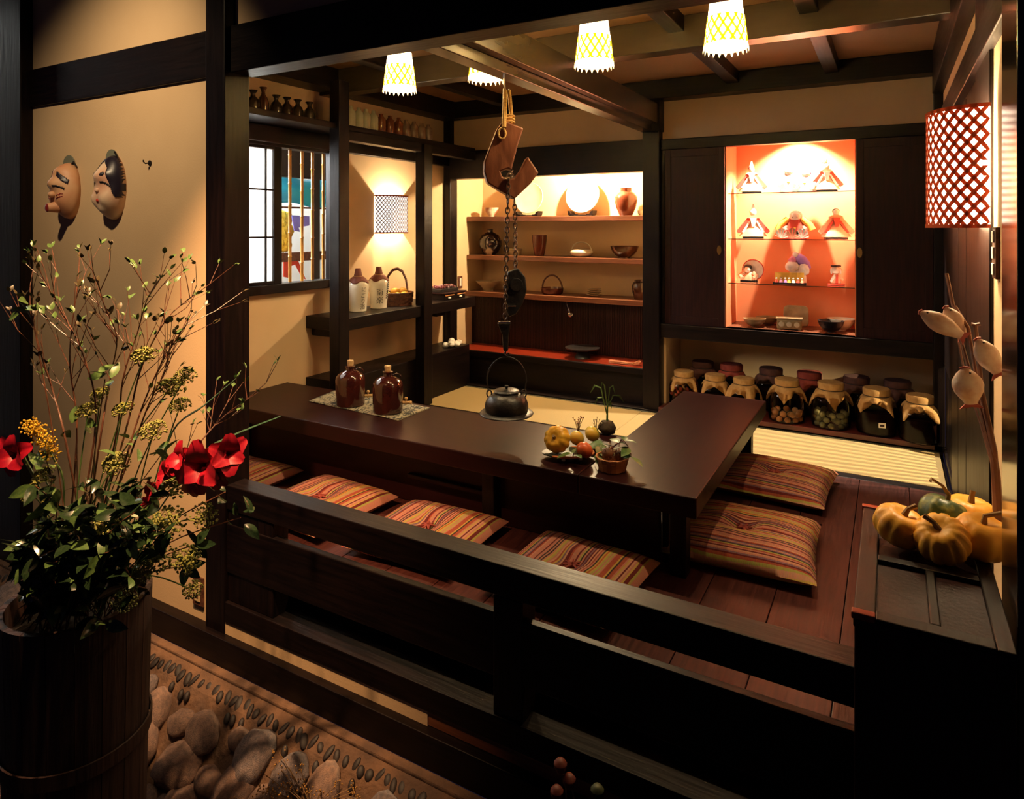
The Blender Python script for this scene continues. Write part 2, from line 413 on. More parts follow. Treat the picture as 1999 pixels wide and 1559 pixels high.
struct('trim_8', bx(.235, .36, 1.78, 2.01, -1.85, 1.6), mat('polished_post', (.018, .009, .008), 0.16, (.03, .013, .010), 5, (12, 12, 1), coat=0.5, coatr=0.1), 'polished dark post at the right edge of the alcove')
struct('wall_front_right', bx(.36, 2.2, 1.86, 1.94, -2.46, 1.6), M['darkz'], 'dark boarded wall right of the alcove')

# ---- left wall with window
wl = struct('wall_left', MB().box(XL - .09, XL, 1.956, 2.25, F - .1, 1.3).box(XL - .09, XL, 2.25, 3.72, F - .1, -.42).box(XL - .09, XL, 2.25, 3.72, .56, 1.3)
            .box(XL - .09, XL, 3.72, 5.20, F - .1, 1.3), M['cream'], 'cream plaster left wall with window and wall lamp', bevel=0)
struct('trim_9', bx(-3.34, -3.25, 3.36, 3.46, F, .99), M['darkz'], 'dark post beside the window in front of the white bottles')
struct('trim_10', bx(-3.34, -3.25, 4.31, 4.42, F, .655), M['darkz'], 'dark post beside the handled basket')
struct('trim_11', bx(-3.66, -3.555, 5.11, 5.225, F, .99), M['darkz'], 'dark corner post between left and back wall')
struct('trim_12', bx(XL, -3.28, 1.97, 5.11, .660, .700), M['darky'], 'dark high shelf board carrying the bottles')
struct('trim_13', bx(XL + .001, -3.56, 1.97, 5.11, .55, .660), M['darky'], 'dark beam under the high shelf')
struct('trim_14', bx(-3.35, -3.27, 3.46, 5.11, .59, .660), M['darky'], 'dark bearer under the front of the high shelf')
struct('trim_15', bx(XL, -3.44, 1.97, 5.11, .97, ZC), M['darky'], 'dark ceiling beam along the left wall')
struct('trim_16', bx(XL + .001, -3.575, 3.612, 3.73, -.45, .55), M['darkz'], 'dark window jamb beside the bamboo bars')
# window
wd = thing('window_1', 'window with paper screen and upright bamboo bars in the left wall', None, (XL, 2.92, -.42), kind='structure')
def wp(n, y0, y1, z0, z1, x0=-.05, x1=.03, m='darkz'):
    return bx(x0, x1, y0 - 2.92, y1 - 2.92, z0 + .42, z1 + .42).part(n, M[m], wd, bevel=.003, smooth=False)
wp('sill', 2.2, 3.66, -.455, -.395, -.06, .05, 'darky'); wp('head', 2.2, 3.66, .53, .565, -.06, .04, 'darky')
sy1 = yat(545, XL)
sc = wp('screen_frame', sy1 - .065, sy1, -.395, .53, .0, .028)
wp('screen_rail', 2.25, sy1 - .065, -.395, -.372, .0, .028, 'darky'); wp('screen_rail', 2.25, sy1 - .065, .51, .53, .0, .028, 'darky')
wp('paper', 2.25, sy1 - .06, -.39, .525, .004, .006, 'shoji')
for yy in (yat(516, XL), yat(516, XL) - .17, yat(516, XL) - .34):
    wp('muntin', yy - .006, yy + .006, -.39, .525, .006, .02)
for py in (370, 463):
    zz = atx(516, py, XL).z
    wp('muntin', 2.25, sy1 - .06, zz - .006, zz + .006, .006, .02, 'darky')
for px in (566, 589.5, 610, 631):
    yy = yat(px, XL - .03)
    m = MB(); z = -.40; rr = random.Random(int(px)); zs = [(-.40, .011)]
    while z < .50:
        z += rr.uniform(.13, .2); z = min(z, .54)
        zs += [(z - .008, .011), (z - .002, .0145), (z + .002, .0125), (z + .006, .011)]
    m.lathe([(r, zz + .42) for zz, r in zs], 10, (-.03, yy - 2.92, 0))
    m.part('bamboo_bar', M['bamboo'], wd)
# what shows through the window
yw = struct('wall_backdrop', bx(-5.75, -5.7, 1.5, 7.0, -2.2, 1.6), M['white'], 'white backdrop added for the bright daylight seen through the window', bevel=0)  # backdrop added to give the white of daylight beyond the window
def outq(px0, py0, px1, py1, X): 
    a = atx(px0, py0, X); b = atx(px1, py1, X); return a.y, b.y, a.z, b.z
y0, y1, z1, z0 = outq(540, 270, 640, 352, -4.25)
tag(bx(-4.3, -4.22, y0, y1 + .3, z0, z1 + .3).part('eave_board', M['dark'], bevel=.01, smooth=False), 'dark eave board above the blue tarpaulin outside the window', 'eave')
y0, y1, z1, z0 = outq(545, 352, 612, 402, -4.9)
def tarp(u, v):
    return (-4.9 + .10 * v + .03 * math.sin(u * 9) - .02 * math.sin(v * 7 + u * 5), y0 - .15 + (y1 - y0 + .8) * u, z1 + .05 + (z0 - z1 - .05) * v + .02 * math.sin(u * 11))
tag(MB().grid(tarp, 24, 8).part('tarpaulin', mat('blue_tarpaulin', (.02, .30, .62), 0.35, (.05, .50, .72), 4, bump=.3), solid=.004), 'bright blue tarpaulin outside the window', 'tarpaulin')
def yardbar(n, px0, py0, px1, py1, X, label, m='wick'):
    a, b, c, d = outq(px0, py0, px1, py1, X)
    tag(bx(X - .03, X, a, b, d, c).part(n, M[m], bevel=.004, smooth=False), label, 'rail')
yardbar('yard_rail', 535, 402, 690, 410, -4.8, 'brown rail just below the blue tarpaulin')
yardbar('yard_rail', 535, 494, 690, 503, -4.8, 'brown rail between the two banners outside the window')
_a = atx(690, 450, -4.8); tag(bx(-4.84, -4.79, _a.y - .06, _a.y + .02, -2.2, .4).part('yard_post', M['wick'], bevel=.004, smooth=False), 'brown post carrying the yard rails', 'post')
yardbar('yard_post', 613, 300, 625, 560, -4.2, 'dark post outside behind the bamboo bars', 'dark')
def banner(nm, pts, X, col, label):
    c = [atx(px, py, X) for px, py in pts]
    m = MB(); n = len(c)
    m.add([(p.x, p.y, p.z) for p in c] + [(p.x - .01, p.y, p.z) for p in c], [tuple(range(n)), tuple(range(2 * n - 1, n - 1, -1))] + [((i + 1) % n, i, i + n, (i + 1) % n + n) for i in range(n)])
    tag(m.part(nm, mat(nm + '_cloth', col, .8, tuple(q * .8 for q in col), 6), smooth=False), label, 'banner')
banner('purple_banner', [(570, 420), (604, 422), (604, 440), (583, 444), (586, 452), (575, 450)], -4.95, (.22, .17, .55), 'purple banner outside below the blue tarpaulin')
banner('red_banner', [(554, 506), (580, 504), (597, 545), (590, 541), (577, 516), (566, 520), (563, 542), (554, 540)], -4.95, (.62, .06, .03), 'red banner outside near the window sill')
b = MB(); rr = random.Random(3)
for i in range(26):
    p = atx(rr.uniform(546, 562), rr.uniform(420, 485), -5.1); b.ell(p, (.05, .07, .06), 6, 4)
tag(b.part('yard_shrub', M['gold']), 'yellow green shrub outside the window', 'shrub')

# ---- low ledge and bar shelf on the left wall
struct('trim_17', bx(XL, -3.342, 3.42, 5.11, F, T), M['darky'], 'dark low ledge along the left wall')
bar = thing('bar_shelf', 'dark wooden bar shelf along the left wall with bottles and basket', 'shelf', (XL, 4.2, -.73))
bx(0.001, .357, 3.42 - 4.2, 5.10 - 4.2, 0, .088).part('board', M['darky'], bar, bevel=.004, smooth=False)
bx(0.001, .22, 3.47 - 4.2, 3.60 - 4.2, -.06, 0).part('bracket', M['darky'], bar, bevel=.01, smooth=False)
bx(0.001, .22, 4.70 - 4.2, 4.83 - 4.2, -.06, 0).part('bracket', M['darky'], bar, bevel=.01, smooth=False)
BZ = -.642

# ---- back wall: alcove with shelves on the left, display cabinet on the right
XP0, XP1 = -1.70, -1.567
struct('trim_18', MB().box(XP0, XP1, 5.08, 5.21, F, .735).box(XP0 - .012, XP1 + .012, 5.06, 5.21, .735, .99), M['darkz'], 'dark post in the middle of the back wall under the ceiling beam')
struct('wall_back', MB().box(-3.56, XP0, 5.17, 5.8, .68, 1.3).box(XP1, XR, 5.17, 5.21, .67, 1.3), M['cream'], 'cream plaster back wall above the shelves and cabinet', bevel=0)
struct('trim_19', bx(-3.56, XP0, 5.10, 5.22, .428, .68), M['darkx'], 'dark head beam above the shelf alcove')
struct('trim_20', bx(XL, XR, 5.02, 5.18, .975, ZC), M['darkx'], 'dark ceiling beam along the back wall')
struct('wall_alcove', MB().box(-3.62, XP0, 5.75, 5.85, -1.2, .75).box(-3.7, -3.60, 5.22, 5.76, -1.2, .75).box(XP0, XP0 + .05, 5.22, 5.76, -1.2, .75)
       .box(-3.62, XP0, 5.22, 5.76, .70, .78), M['cream'], 'cream plaster lining of the shelf alcove', bevel=0)
def wshelf(z, label, y0=5.45, th=.045):
    o = thing('alcove_shelf', label, 'shelf', (-2.65, 5.6, z), group='shelves in the alcove')
    bx(-.945, .95, y0 - 5.6, .148, -th, 0).part('board', M['shelf'], o, bevel=.003, smooth=False)
wshelf(.085, 'top wooden alcove shelf carrying the large plates')
wshelf(-.285, 'middle wooden alcove shelf carrying tumbler and bowls')
wshelf(-.635, 'bottom wooden alcove shelf above the reed panel', 5.42)
SY = 5.57
# sides of shelves
rp = thing('wall_reed', 'stained vertical reeds lining the back of the counter', None, (-2.65, 5.55, -1.15), kind='structure')
bx(-.95, .95, 0, .02, 0, .47).part('backing', M['darkz'], rp, smooth=False)
rme = MB().lathe([(.0062, 0), (.0062, .47)], 6, cap=False).mesh('reed', M['reedv'])
for i in range(118): inst('reed', rme, rp, (-.942 + i * .016, -.004, 0))
ct = thing('counter', 'low dark counter with red lacquer top below the alcove shelves', 'counter', (-2.65, 5.36, F))
bx(-.91, .95, -.16, .18, 0, .262).part('body', M['darkx'], ct, bevel=.004, smooth=False)
bx(-.91, .95, -.17, .18, .262, .30).part('top', M['redlac'], ct, bevel=.004, smooth=False)
bx(-.91, .95, -.205, -.17, .255, .305).part('edge_strip', M['darkx'], ct, bevel=.004, smooth=False)
CZ = F + .30

# ---- display cabinet
cab = thing('display_cabinet', 'built-in dark wooden cabinet with sliding doors and a lit orange display niche', 'cabinet', (-.64, 5.15, -.87))
NX0, NX1, NZ0, NZ1 = -1.078, -.216, -.765, .59
def cb(n, x0, x1, y0, y1, z0, z1, m='darkx', bev=.004, par=None):
    return bx(x0 + .64, x1 + .64, y0 - 5.15, y1 - 5.15, z0 + .87, z1 + .87).part(n, M[m], par or cab, bevel=bev, smooth=False)
cb('head_beam', XP1, XR, 5.12, 5.20, .59, .672); cb('bottom_beam', XP1, XR, 5.11, 5.22, -.872, -.765)
cb('jamb', XP1, XP1 + .03, 5.13, 5.2, -.765, .59, 'darkz'); cb('jamb', XR - .05, XR, 5.13, 5.2, -.765, .59, 'darkz')
for (a, b2, hx) in ((XP1 + .03, NX0 - .008, NX0 - .045), (NX1 + .008, XR - .05, NX1 + .03)):
    d = cb('sliding_door', a, b2, 5.145, 5.165, -.765, .59, 'door', .003)
    for (x0, x1, z0, z1) in ((a, a + .045, -.765, .59), (b2 - .045, b2, -.765, .59), (a + .045, b2 - .045, .53, .59), (a + .045, b2 - .045, -.765, -.70)):
        bx(x0 + .64, x1 + .64, 5.139 - 5.15, 5.146 - 5.15, z0 + .87, z1 + .87).part('stile', M['door'], d, bevel=.002, smooth=False)
    h = MB().lathe([(.0, 0), (.016, 0), (.016, .004), (.0, .004)], 16, sy=2.2, m=Matrix.Translation((hx + .64, 5.138 - 5.15, -.185 + .87)) @ Matrix.Rotation(PI / 2, 4, 'X'))
    h.part('pull', M['brass'], d)
cb('niche_back', NX0 - .02, NX1 + .02, 5.55, 5.56, NZ0, NZ1 + .25, 'orange', 0)
cb('niche_side', NX0 - .02, NX0, 5.165, 5.55, NZ0, NZ1, 'orange', 0); cb('niche_side', NX1, NX1 + .02, 5.165, 5.55, NZ0, NZ1, 'orange', 0)
cb('niche_side', NX0 - .02, NX0, 5.215, 5.55, NZ1, NZ1 + .25, 'orange', 0); cb('niche_side', NX1, NX1 + .02, 5.215, 5.55, NZ1, NZ1 + .25, 'orange', 0)
cb('niche_top', NX0, NX1, 5.215, 5.55, NZ1 + .23, NZ1 + .25, 'orange', 0)
cb('niche_floor', NX0 - .02, NX1 + .02, 5.12, 5.55, NZ0 - .012, NZ0, 'shelf', .002)
GS = [.245, -.10, -.435]
for z in GS: 
    g = cb('glass_shelf', NX0, NX1, 5.24, 5.548, z - .006, z, 'glass', 0)
    bx(NX0 + .64, NX1 + .64, 5.2385 - 5.15, 5.24 - 5.15, z - .006 + .87, z + .87).part('edge', mat('glass_edge', (.06, .05, .035), .2), g, smooth=False)
lamp('cabinet_spot', 'SPOT', (-.60, 5.30, .80), 430, (1.0, .88, .68), .012, (-.62, 5.44, -.8), 104, .55)
# jar niche below the cabinet
struct('wall_niche', MB().box(XP1, XR, 5.62, 5.70, F, -.85).box(XP1 - .001, XP1 + .02, 5.2, 5.62, F, -.87).box(XR - .02, XR + .01, 5.2, 5.62, F, -.87), M['cream'], 'plaster back of the jar niche under the cabinet', bevel=0)
struct('trim_21', bx(XP1, XR, 5.06, 5.62, F, F + .045), mat('jar_shelf_lacquer', (.11, .018, .014), .3, (.07, .012, .01), 6), 'dark red board the preserve jars stand on')
JZ = F + .045
struct('trim_22', bx(XR - .05, XR + .01, 5.06, 5.2, F, .975), M['darkz'], 'dark post in the right back corner')

# ---- right wall
struct('wall_right', MB().box(XR, XR + .06, 2.01, 2.66, F, .573).box(XR, XR + .06, 3.08, 5.06, .70, .843), M['cream'], 'cream plaster parts of the right wall', bevel=0)
struct('trim_23', bx(XR - .03, XR + .06, 2.01, 5.06, .573, .70), M['darky'], 'dark head beam along the right wall')
struct('trim_24', bx(XR - .06, XR + .06, 2.01, 5.06, .843, ZC), M['darky'], 'dark ceiling beam along the right wall')
struct('trim_25', bx(XR - .012, XR + .06, 2.66, 3.08, F, .843), M['darkz'], 'dark broad post behind the diamond lattice lamp')
dr = struct('door_1', bx(XR, XR + .05, 3.08, 4.28, F, .573), M['darkz'], 'dark wooden sliding door in the right wall')
for y0 in (3.09, 3.49, 3.89): bx(XR - .008, XR, y0, y0 + .38, F + .05, .55).part('board', M['darkz'], dr, bevel=.003, smooth=False)
struct('wall_screen', MB().box(XR, XR + .05, 4.28, 5.06, -.88, .573).box(XR, XR + .05, 4.28, 5.06, F, -1.405), M['darkz'], 'dark boarded wall around the slatted screen')
scn = thing('window_2', 'low slatted wooden screen letting stripes of light onto the tatami', None, (XR + .02, 4.67, -1.405), kind='structure')
sme = bx(-.008, .008, -.0145, .0145, 0, .525).mesh('slat', M['darkz'], False)
for i in range(14): inst('slat', sme, scn, (0, -.364 + i * .056, 0))

# ---- ceiling
ce = struct('ceiling', bx(XL, XR + .06, 1.95, 5.2, ZC, ZC + .03), M['reed'], 'reed matting ceiling between dark joists', bevel=0)
for xx in (-2.93, -2.28, -1.0, -.35): bx(xx - .043, xx + .043, 1.97, 5.02, ZC - .085, ZC).part('joist', M['darky'], ce, bevel=.004, smooth=False)
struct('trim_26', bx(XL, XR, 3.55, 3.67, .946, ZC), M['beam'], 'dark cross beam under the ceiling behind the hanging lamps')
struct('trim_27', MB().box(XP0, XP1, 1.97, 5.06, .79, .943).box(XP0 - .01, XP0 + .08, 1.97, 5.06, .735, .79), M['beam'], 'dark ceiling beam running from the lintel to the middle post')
# roof over the alcove and dark hall behind the camera keep stray light out
struct('ceiling_hall', bx(-5, 2.4, -1.5, 5.9, 1.6, 1.66), M['dark'], 'dark boarded ceiling of the hall', bevel=0)

# ---- table
tb = thing('low_table', 'long L-shaped low table of dark lacquered wood', 'table', (-1.9, 3.0, F))
def tp(n, x0, x1, y0, y1, z0, z1, m='table', bev=.006):
    return bx(x0 + 1.9, x1 + 1.9, y0 - 3.0, y1 - 3.0, z0 - F, z1 - F).part(n, M[m], tb, bevel=bev, smooth=False)
tp('top_board', XL + .005, -1.18, 2.66, 3.25, T - .085, T); tp('top_board', -1.179, -.67, 2.66, 4.36, T - .085, T, 'tabley')
tp('apron', XL + .02, -.86, 2.795, 2.825, F, T - .086); tp('apron', -.86, -.83, 2.826, 4.25, F, T - .086, 'tabley')
for (x0, y0) in ((-3.5, 2.735), (-1.72, 2.735), (-.80, 2.735), (-.80, 4.2)): tp('leg', x0, x0 + .07, y0, y0 + .07, F, T - .086, 'darkz')
tp('foot_rail', -2.2, -1.72, 2.765, 2.794, F + .13, F + .155)
# ================================================================ lamps
M['weave_y'] = paper('woven_lamp_strips', (.9, .62, .006), 0.7, 0.02)
M['lattice'] = paper('red_brown_lattice', (.42, .115, .055), 0.5, 0.0)
M['bulb'] = mat('lamp_bulb', (1, .9, .7), .4, emit=(1, .86, .58), estr=30)
def clip_diag(L, H, k, pitch):
    """segments of the diagonals s = c + k*t inside the rectangle [0,L]x[0,H]"""
    out = []; c = -abs(k) * H - pitch
    while c < L + abs(k) * H + pitch:
        pts = []
        for i in range(25):
            t = H * i / 24
            s = c + k * t
            if -1e-6 <= s <= L + 1e-6: pts.append((s, t))
        if len(pts) > 1: out.append(pts)
        c += pitch
    return out
def frustum_shade(h, r0, r1):
    return lambda a, t: ((r0 + (r1 - r0) * t) * math.cos(a), (r0 + (r1 - r0) * t) * math.sin(a), h * t)
sh = frustum_shade(.205, .090, .066)
shade_me = MB().grid(lambda u, v: sh(u * 2 * PI, v), 32, 6).mesh('shade', M['shade'])
wm = MB(); NS = 14
for sgn in (1, -1):
    for k in range(NS):
        a0 = 2 * PI * k / NS
        L1 = []; R1 = []
        for i in range(9):
            t = .07 + .58 * i / 8; a = a0 + sgn * t * 1.5
            for (off, lst) in ((-.075, L1), (.075, R1)):
                p = Vector(sh(a + off, t)); p.x *= 1.035; p.y *= 1.035; lst.append(p)
        wm.add(L1 + R1, [(i, i + 1, i + 10, i + 9) for i in range(8)])
weave_me = wm.mesh('weave', M['weave_y'])
tm = MB(); NT = 22
for k in range(NT):
    a = 2 * PI * k / NT; da = PI / NT * .95
    p0 = Vector(sh(a - da, .06)); p1 = Vector(sh(a + da, .06)); p2 = Vector(sh(a, -.085))
    for p in (p0, p1, p2): p.x *= 1.04; p.y *= 1.04
    tm.add([p0, p1, p2], [(0, 1, 2)])
teeth_me = tm.mesh('pointed_edge', M['shade'])
bulb_me = MB().ell((0, 0, .135), (.022, .022, .03), 12, 8).mesh('bulb', M['bulb'])
LZ = .757; LY = 2.94
for (lx, lab) in ((-2.388, 'leftmost woven pendant lamp, above the brown jugs'), (-1.82, 'woven pendant lamp half hidden behind the ceiling beam'),
                  (-1.22, 'woven pendant lamp just right of the ceiling beam'), (-.615, 'rightmost woven pendant lamp, cut by the top of the picture')):
    t = thing('pendant_lamp', lab, 'lamp', (lx, LY, LZ), rz=rnd.random(), group='woven pendant lamps over the table')
    inst('shade', shade_me, t); inst('weave', weave_me, t); inst('pointed_edge', teeth_me, t); inst('bulb', bulb_me, t)
    MB().lathe([(.0, .165), (.016, .165), (.016, .20), (.010, .207), (0, .209)], 16).part('socket', M['white'], t)
    MB().tube([(0, 0, .205), (0, 0, ZC - LZ)], .004, 6).part('cord', M['black'], t)
    MB().tube([(.066 * math.cos(q * PI / 2), .066 * math.sin(q * PI / 2), .203) if r_ else (0, 0, .203) for q in range(4) for r_ in (0, 1, 0)], .0015, 4).part('frame', M['brass'], t)
    lamp('pendant_light', 'POINT', (lx, LY, LZ + .062), 40, (1.0, .72, .37), .022)

def sconce(name, label, loc, rz, wdt, prot, h, npitch, power, strip, diff_e, lat='lattice'):
    """half-round lattice wall lamp; local +x points away from the wall, y along it"""
    t = thing(name, label, 'lamp', loc, rz)
    n = 40; arc = []
    for i in range(n + 1):
        a = -PI / 2 + PI * i / n
        arc.append((prot * (abs(math.cos(a)) ** .8), wdt / 2 * math.sin(a)))
    acc = [0]
    for i in range(n): acc.append(acc[-1] + math.hypot(arc[i + 1][0] - arc[i][0], arc[i + 1][1] - arc[i][1]))
    L = acc[-1]
    def pos(s, tt, off):
        s = max(0, min(L, s)); i = 0
        while i < n - 1 and acc[i + 1] < s: i += 1
        q = (s - acc[i]) / (acc[i + 1] - acc[i])
        x = arc[i][0] + (arc[i + 1][0] - arc[i][0]) * q; y = arc[i][1] + (arc[i + 1][1] - arc[i][1]) * q
        nx, ny = x / prot ** 2, y / (wdt / 2) ** 2; ln = math.hypot(nx, ny) or 1
        return Vector((x + nx / ln * off, y + ny / ln * off, tt))
    MB().grid(lambda u, v: pos(u * L, v * h, -.004), 40, 2).part('diffuser', diff_e, t)
    pitch = L / npitch; m = MB()
    for sg in (1, -1):
        for pts in clip_diag(L, h, sg * .8, pitch):
            a = [pos(s - strip, tt, .001 + .001 * sg) for s, tt in pts]; b2 = [pos(s + strip, tt, .001 + .001 * sg) for s, tt in pts]
            k = len(a)
            m.add(a + b2, [(i, i + 1, i + 1 + k, i + k) for i in range(k - 1)])
    m.part('lattice', M[lat], t, solid=.0012, smooth=False)
    for z0 in (0, h - .012):
        m = MB(); A = [pos(L * i / 30, z0, .003) for i in range(31)]; B = [pos(L * i / 30, z0 + .012, .003) for i in range(31)]
        m.add(A + B, [(i, i + 1, i + 32, i + 31) for i in range(30)]); m.part('rim', M['lattice'], t, solid=.004, smooth=False)
    bx(0.001, .012, -.03, .03, h * .28, h * .4).part('back_plate', M['brass'], t, smooth=False)
    MB().ell((prot * .5, 0, h * .5 - .07), (.018, .018, .03), 10, 8).part('bulb', M['bulb'], t)
    return t
em_r = mat('lit_lamp_paper', (.95, .85, .7), .8, emit=(1, .84, .60), estr=6.0)
em_l = mat('lit_wall_lamp_paper', (.95, .85, .75), .8, emit=(1, .86, .78), estr=1.5)
sconce('wall_lamp', 'large half-round wall lamp with red-brown diamond lattice at the right edge', (XR - .015, 2.78, -.008), PI, .36, .165, .40, 15, 0, .0078, em_r)
sconce('wall_lamp', 'small half-round lattice wall lamp glowing on the left wall', (XL + .003, 4.33, -.066), 0, .36, .12, .315, 17, 0, .0036, em_l, 'wick')
lamp('wall_lamp_light', 'POINT', (XL + .055, 4.33, .10), 65, (1, .78, .48), .012)
lamp('wall_lamp_light', 'POINT', (XR - .09, 2.78, .16), 60, WARM2, .03)
# strip light hidden behind the head beam over the plates
lamp('alcove_light', 'POINT', (-2.35, 5.38, .48), 140, (1, .76, .44), .015)
# ================================================================ cushions
def cushion_mesh(name, wd, ln, h, seed):
    rr = random.Random(seed); n = 28
    ph = rr.uniform(0, 6)
    def prof(u, v):
        eu = max(0.0, 1 - abs(u) ** 3.2); ev = max(0.0, 1 - abs(v) ** 3.2)
        return (eu * ev) ** .42
    def edge(u, v):
        # sides bow in a little, corners stick out
        x = u * wd / 2 * (1 - .045 * (1 - v * v)); y = v * ln / 2 * (1 - .045 * (1 - u * u)); return x, y
    def top(a, b):
        u, v = 2 * a - 1, 2 * b - 1
        x, y = edge(u, v); r2 = x * x + y * y
        z = h * .42 + h * .58 * prof(u, v) * (1 + .05 * math.sin(u * 4 + ph) * math.cos(v * 3 + ph))
        z -= .030 * math.exp(-r2 / .0035) * (h / .085)
        z += .006 * math.sin(9 * u + 7 * v + ph) * math.exp(-r2 / .02) * prof(u, v)
        return (x, y, z)
    def bot(a, b):
        u, v = 2 * a - 1, 2 * b - 1
        x, y = edge(u, v); return (x, y, h * .42 * (1 - prof(u, v)))
    m = MB().grid(top, n, n); m.grid(bot, n, n)
    return m.mesh(name, M['cushion'], True, 1.2)
tuft = MB()
for k in range(7):
    a = k * 2.4; tuft.tube([(0, 0, .0), (.006 * math.cos(a), .006 * math.sin(a), .012), (.022 * math.cos(a), .022 * math.sin(a), .012 - .002 * (k % 3))], [.004, .004, .002], 5)
tuft_me = tuft.mesh('tuft', M['tuft'])
def cushion(px_hint, loc, rz, wd, ln, h, label, seed):
    t = thing('floor_cushion', label, 'cushion', loc, rz, group='striped floor cushions around the table')
    me = cushion_mesh('cover', wd, ln, h, seed)
    inst('cover', me, t); inst('tuft', tuft_me, t, (0, 0, h - .030 * (h / .085) - .002), (0, 0, seed), 1.7)
cushion(0, (-1.12, 2.47, F), math.radians(-2), .55, .55, .10, 'striped cushion in the front row nearest the right end of the table', 1)
cushion(0, (-1.84, 2.47, F), math.radians(3), .55, .55, .10, 'striped cushion in the middle of the front row', 2)
cushion(0, (-2.51, 2.47, F), math.radians(-3), .55, .55, .10, 'striped cushion in the front row, second from the left post', 3)
cushion(0, (-3.20, 2.47, F), math.radians(2), .55, .55, .10, 'striped cushion half hidden behind the left post', 4)
cushion(0, (-.575, 3.12, F), math.radians(90 + 3), .60, .62, .125, 'striped cushion in front at the right side of the table', 5)
cushion(0, (-.56, 3.94, F), math.radians(90 - 3), .58, .58, .11, 'striped cushion at the right side of the table nearest the tatami', 6)

# ================================================================ hanging hook, chain and kettle
HX, HY = -1.655, 2.865
HD = -HX * SI + HY * CO
def hp(px, py):
    """pixel -> (sideways, up) metres in the plane through the hook facing the hall"""
    return ((px - 990) / FPX * HD, (YH - py) / FPX * HD)
hk = thing('pot_hook', 'carved wooden pot hook hanging by straw rope from the beam, with chain', 'pot hook', (HX, HY, 0), YAW + math.radians(6))
def z7(x, y): return hp(900 + x / 4.723, 150 + y / 4.723)
poly = [z7(*p) for p in [(325, 500), (365, 440), (415, 425), (572, 480), (520, 640), (462, 868), (430, 850), (362, 878), (378, 925), (430, 952), (490, 935), (545, 870), (612, 738), (655, 800), (712, 885), (640, 985), (490, 1128), (360, 1055), (240, 982), (210, 880), (214, 790), (255, 680)]]
ho = MB().prism(poly, -.045, .05).part('hook', M['hookwood'], hk, bevel=.007, smooth=False)
def rope(name, pts, r):
    MB().tube([(z7(x, y)[0], d, z7(x, y)[1]) for x, y, d in pts], r, 8).part(name, M['rope'], hk)
rope('rope', [(405, 110, 0), (400, 260, -.01), (385, 480, -.055)], .0075)
rope('rope', [(420, 120, 0), (415, 300, -.01), (400, 480, -.055)], .0065)
rope('rope', [(445, 120, .0), (462, 250, .01), (475, 400, .015), (470, 450, .01)], .010)
lp = [z7(374 + 33 * math.cos(a), 535 + 48 * math.sin(a)) for a in [i * PI / 6 for i in range(12)]]
MB().tube([(x, -.052, z) for x, z in lp], .005, 6, closed=True).part('rope_loop', M['rope'], hk)
mk = MB()
for yy in (365, 395, 420): 
    q = [z7(455 + 42 * math.cos(a), yy + 10 * math.sin(a)) for a in [i * PI / 6 for i in range(12)]]
    mk.tube([(x, .012 * math.sin(i * PI / 6) , z) for i, (x, z) in enumerate(q)], .005, 6, closed=True)
mk.part('rope_binding', M['rope'], hk)
BT = .735
MB().tube([(z7(402, 0)[0], 0, BT), (z7(402, 60)[0], 0, z7(402, 60)[1]), (z7(408, 110)[0], 0, z7(408, 110)[1]), (z7(430, 135)[0], 0, z7(430, 135)[1]), (z7(455, 110)[0], 0, z7(455, 118)[1])], .005, 8).part('ceiling_hook', M['steel'], hk)
# chain links
lk = MB(); q = []
for i in range(14):
    a = 2 * PI * i / 14
    q.append((.0095 * math.cos(a), 0, .0165 * math.sin(a) if abs(math.sin(a)) < .7 else .0165 * math.sin(a)))
lk.tube(q, .0034, 6, closed=True)
link_me = lk.mesh('chain_link', M['chain'])
def chain(pts, step=.0235):
    P = [Vector(p) for p in pts]; d = 0; k = 0
    tot = sum((P[i + 1] - P[i]).length for i in range(len(P) - 1))
    while d < tot:
        r = d; i = 0
        while r > (P[i + 1] - P[i]).length and i < len(P) - 2: r -= (P[i + 1] - P[i]).length; i += 1
        v = (P[i + 1] - P[i]); pos = P[i] + v.normalized() * r
        rot = v.to_track_quat('Z', 'Y').to_euler()
        o = inst('chain_link', link_me, hk, pos)
        o.rotation_euler = (v.to_track_quat('Z', 'Y') @ Euler((0, 0, PI / 2 * (k % 2) + .5)).to_quaternion()).to_euler()
        d += step; k += 1
def pp(px, py, d): a = hp(px, py); return (a[0], d, a[1])
chain([pp(999, 335, .0), pp(992, 343, -.055), pp(990, 400, -.06), pp(988, 480, -.05), pp(987, 560, -.04), pp(986, 622, -.03)])
chain([pp(999, 335, .03), pp(1004, 345, .055), pp(1008, 390, .06), pp(1009, 450, .04), pp(1008, 530, .0)])
# pulley block and lower gear
pb = MB()
pts = [hp(*p) for p in [(992, 530), (1012, 523), (1026, 540), (1029, 565), (1022, 590), (1008, 612), (994, 618), (988, 600), (986, 560)]]
pb.prism(pts, -.022, .022); pb.part('pulley_block', M['iron'], hk, bevel=.006, smooth=False)
cxy = hp(1008, 555); MB().lathe([(.0, -.034), (.030, -.034), (.034, -.02), (.034, .02), (.030, .034), (0, .034)], 20, m=Matrix.Translation((cxy[0], 0, cxy[1])) @ Matrix.Rotation(PI / 2, 4, 'X')).part('pulley_wheel', M['iron'], hk)
a = hp(973, 627); b = hp(996, 627); MB().tube([(a[0], -.03, a[1]), (b[0], -.03, b[1])], .007, 10).part('pin', M['steel'], hk)
a = hp(990, 596); b = hp(1007, 596); MB().tube([(a[0], -.028, a[1]), (b[0], -.028, b[1])], .0028, 8).part('pin', M['steel'], hk)
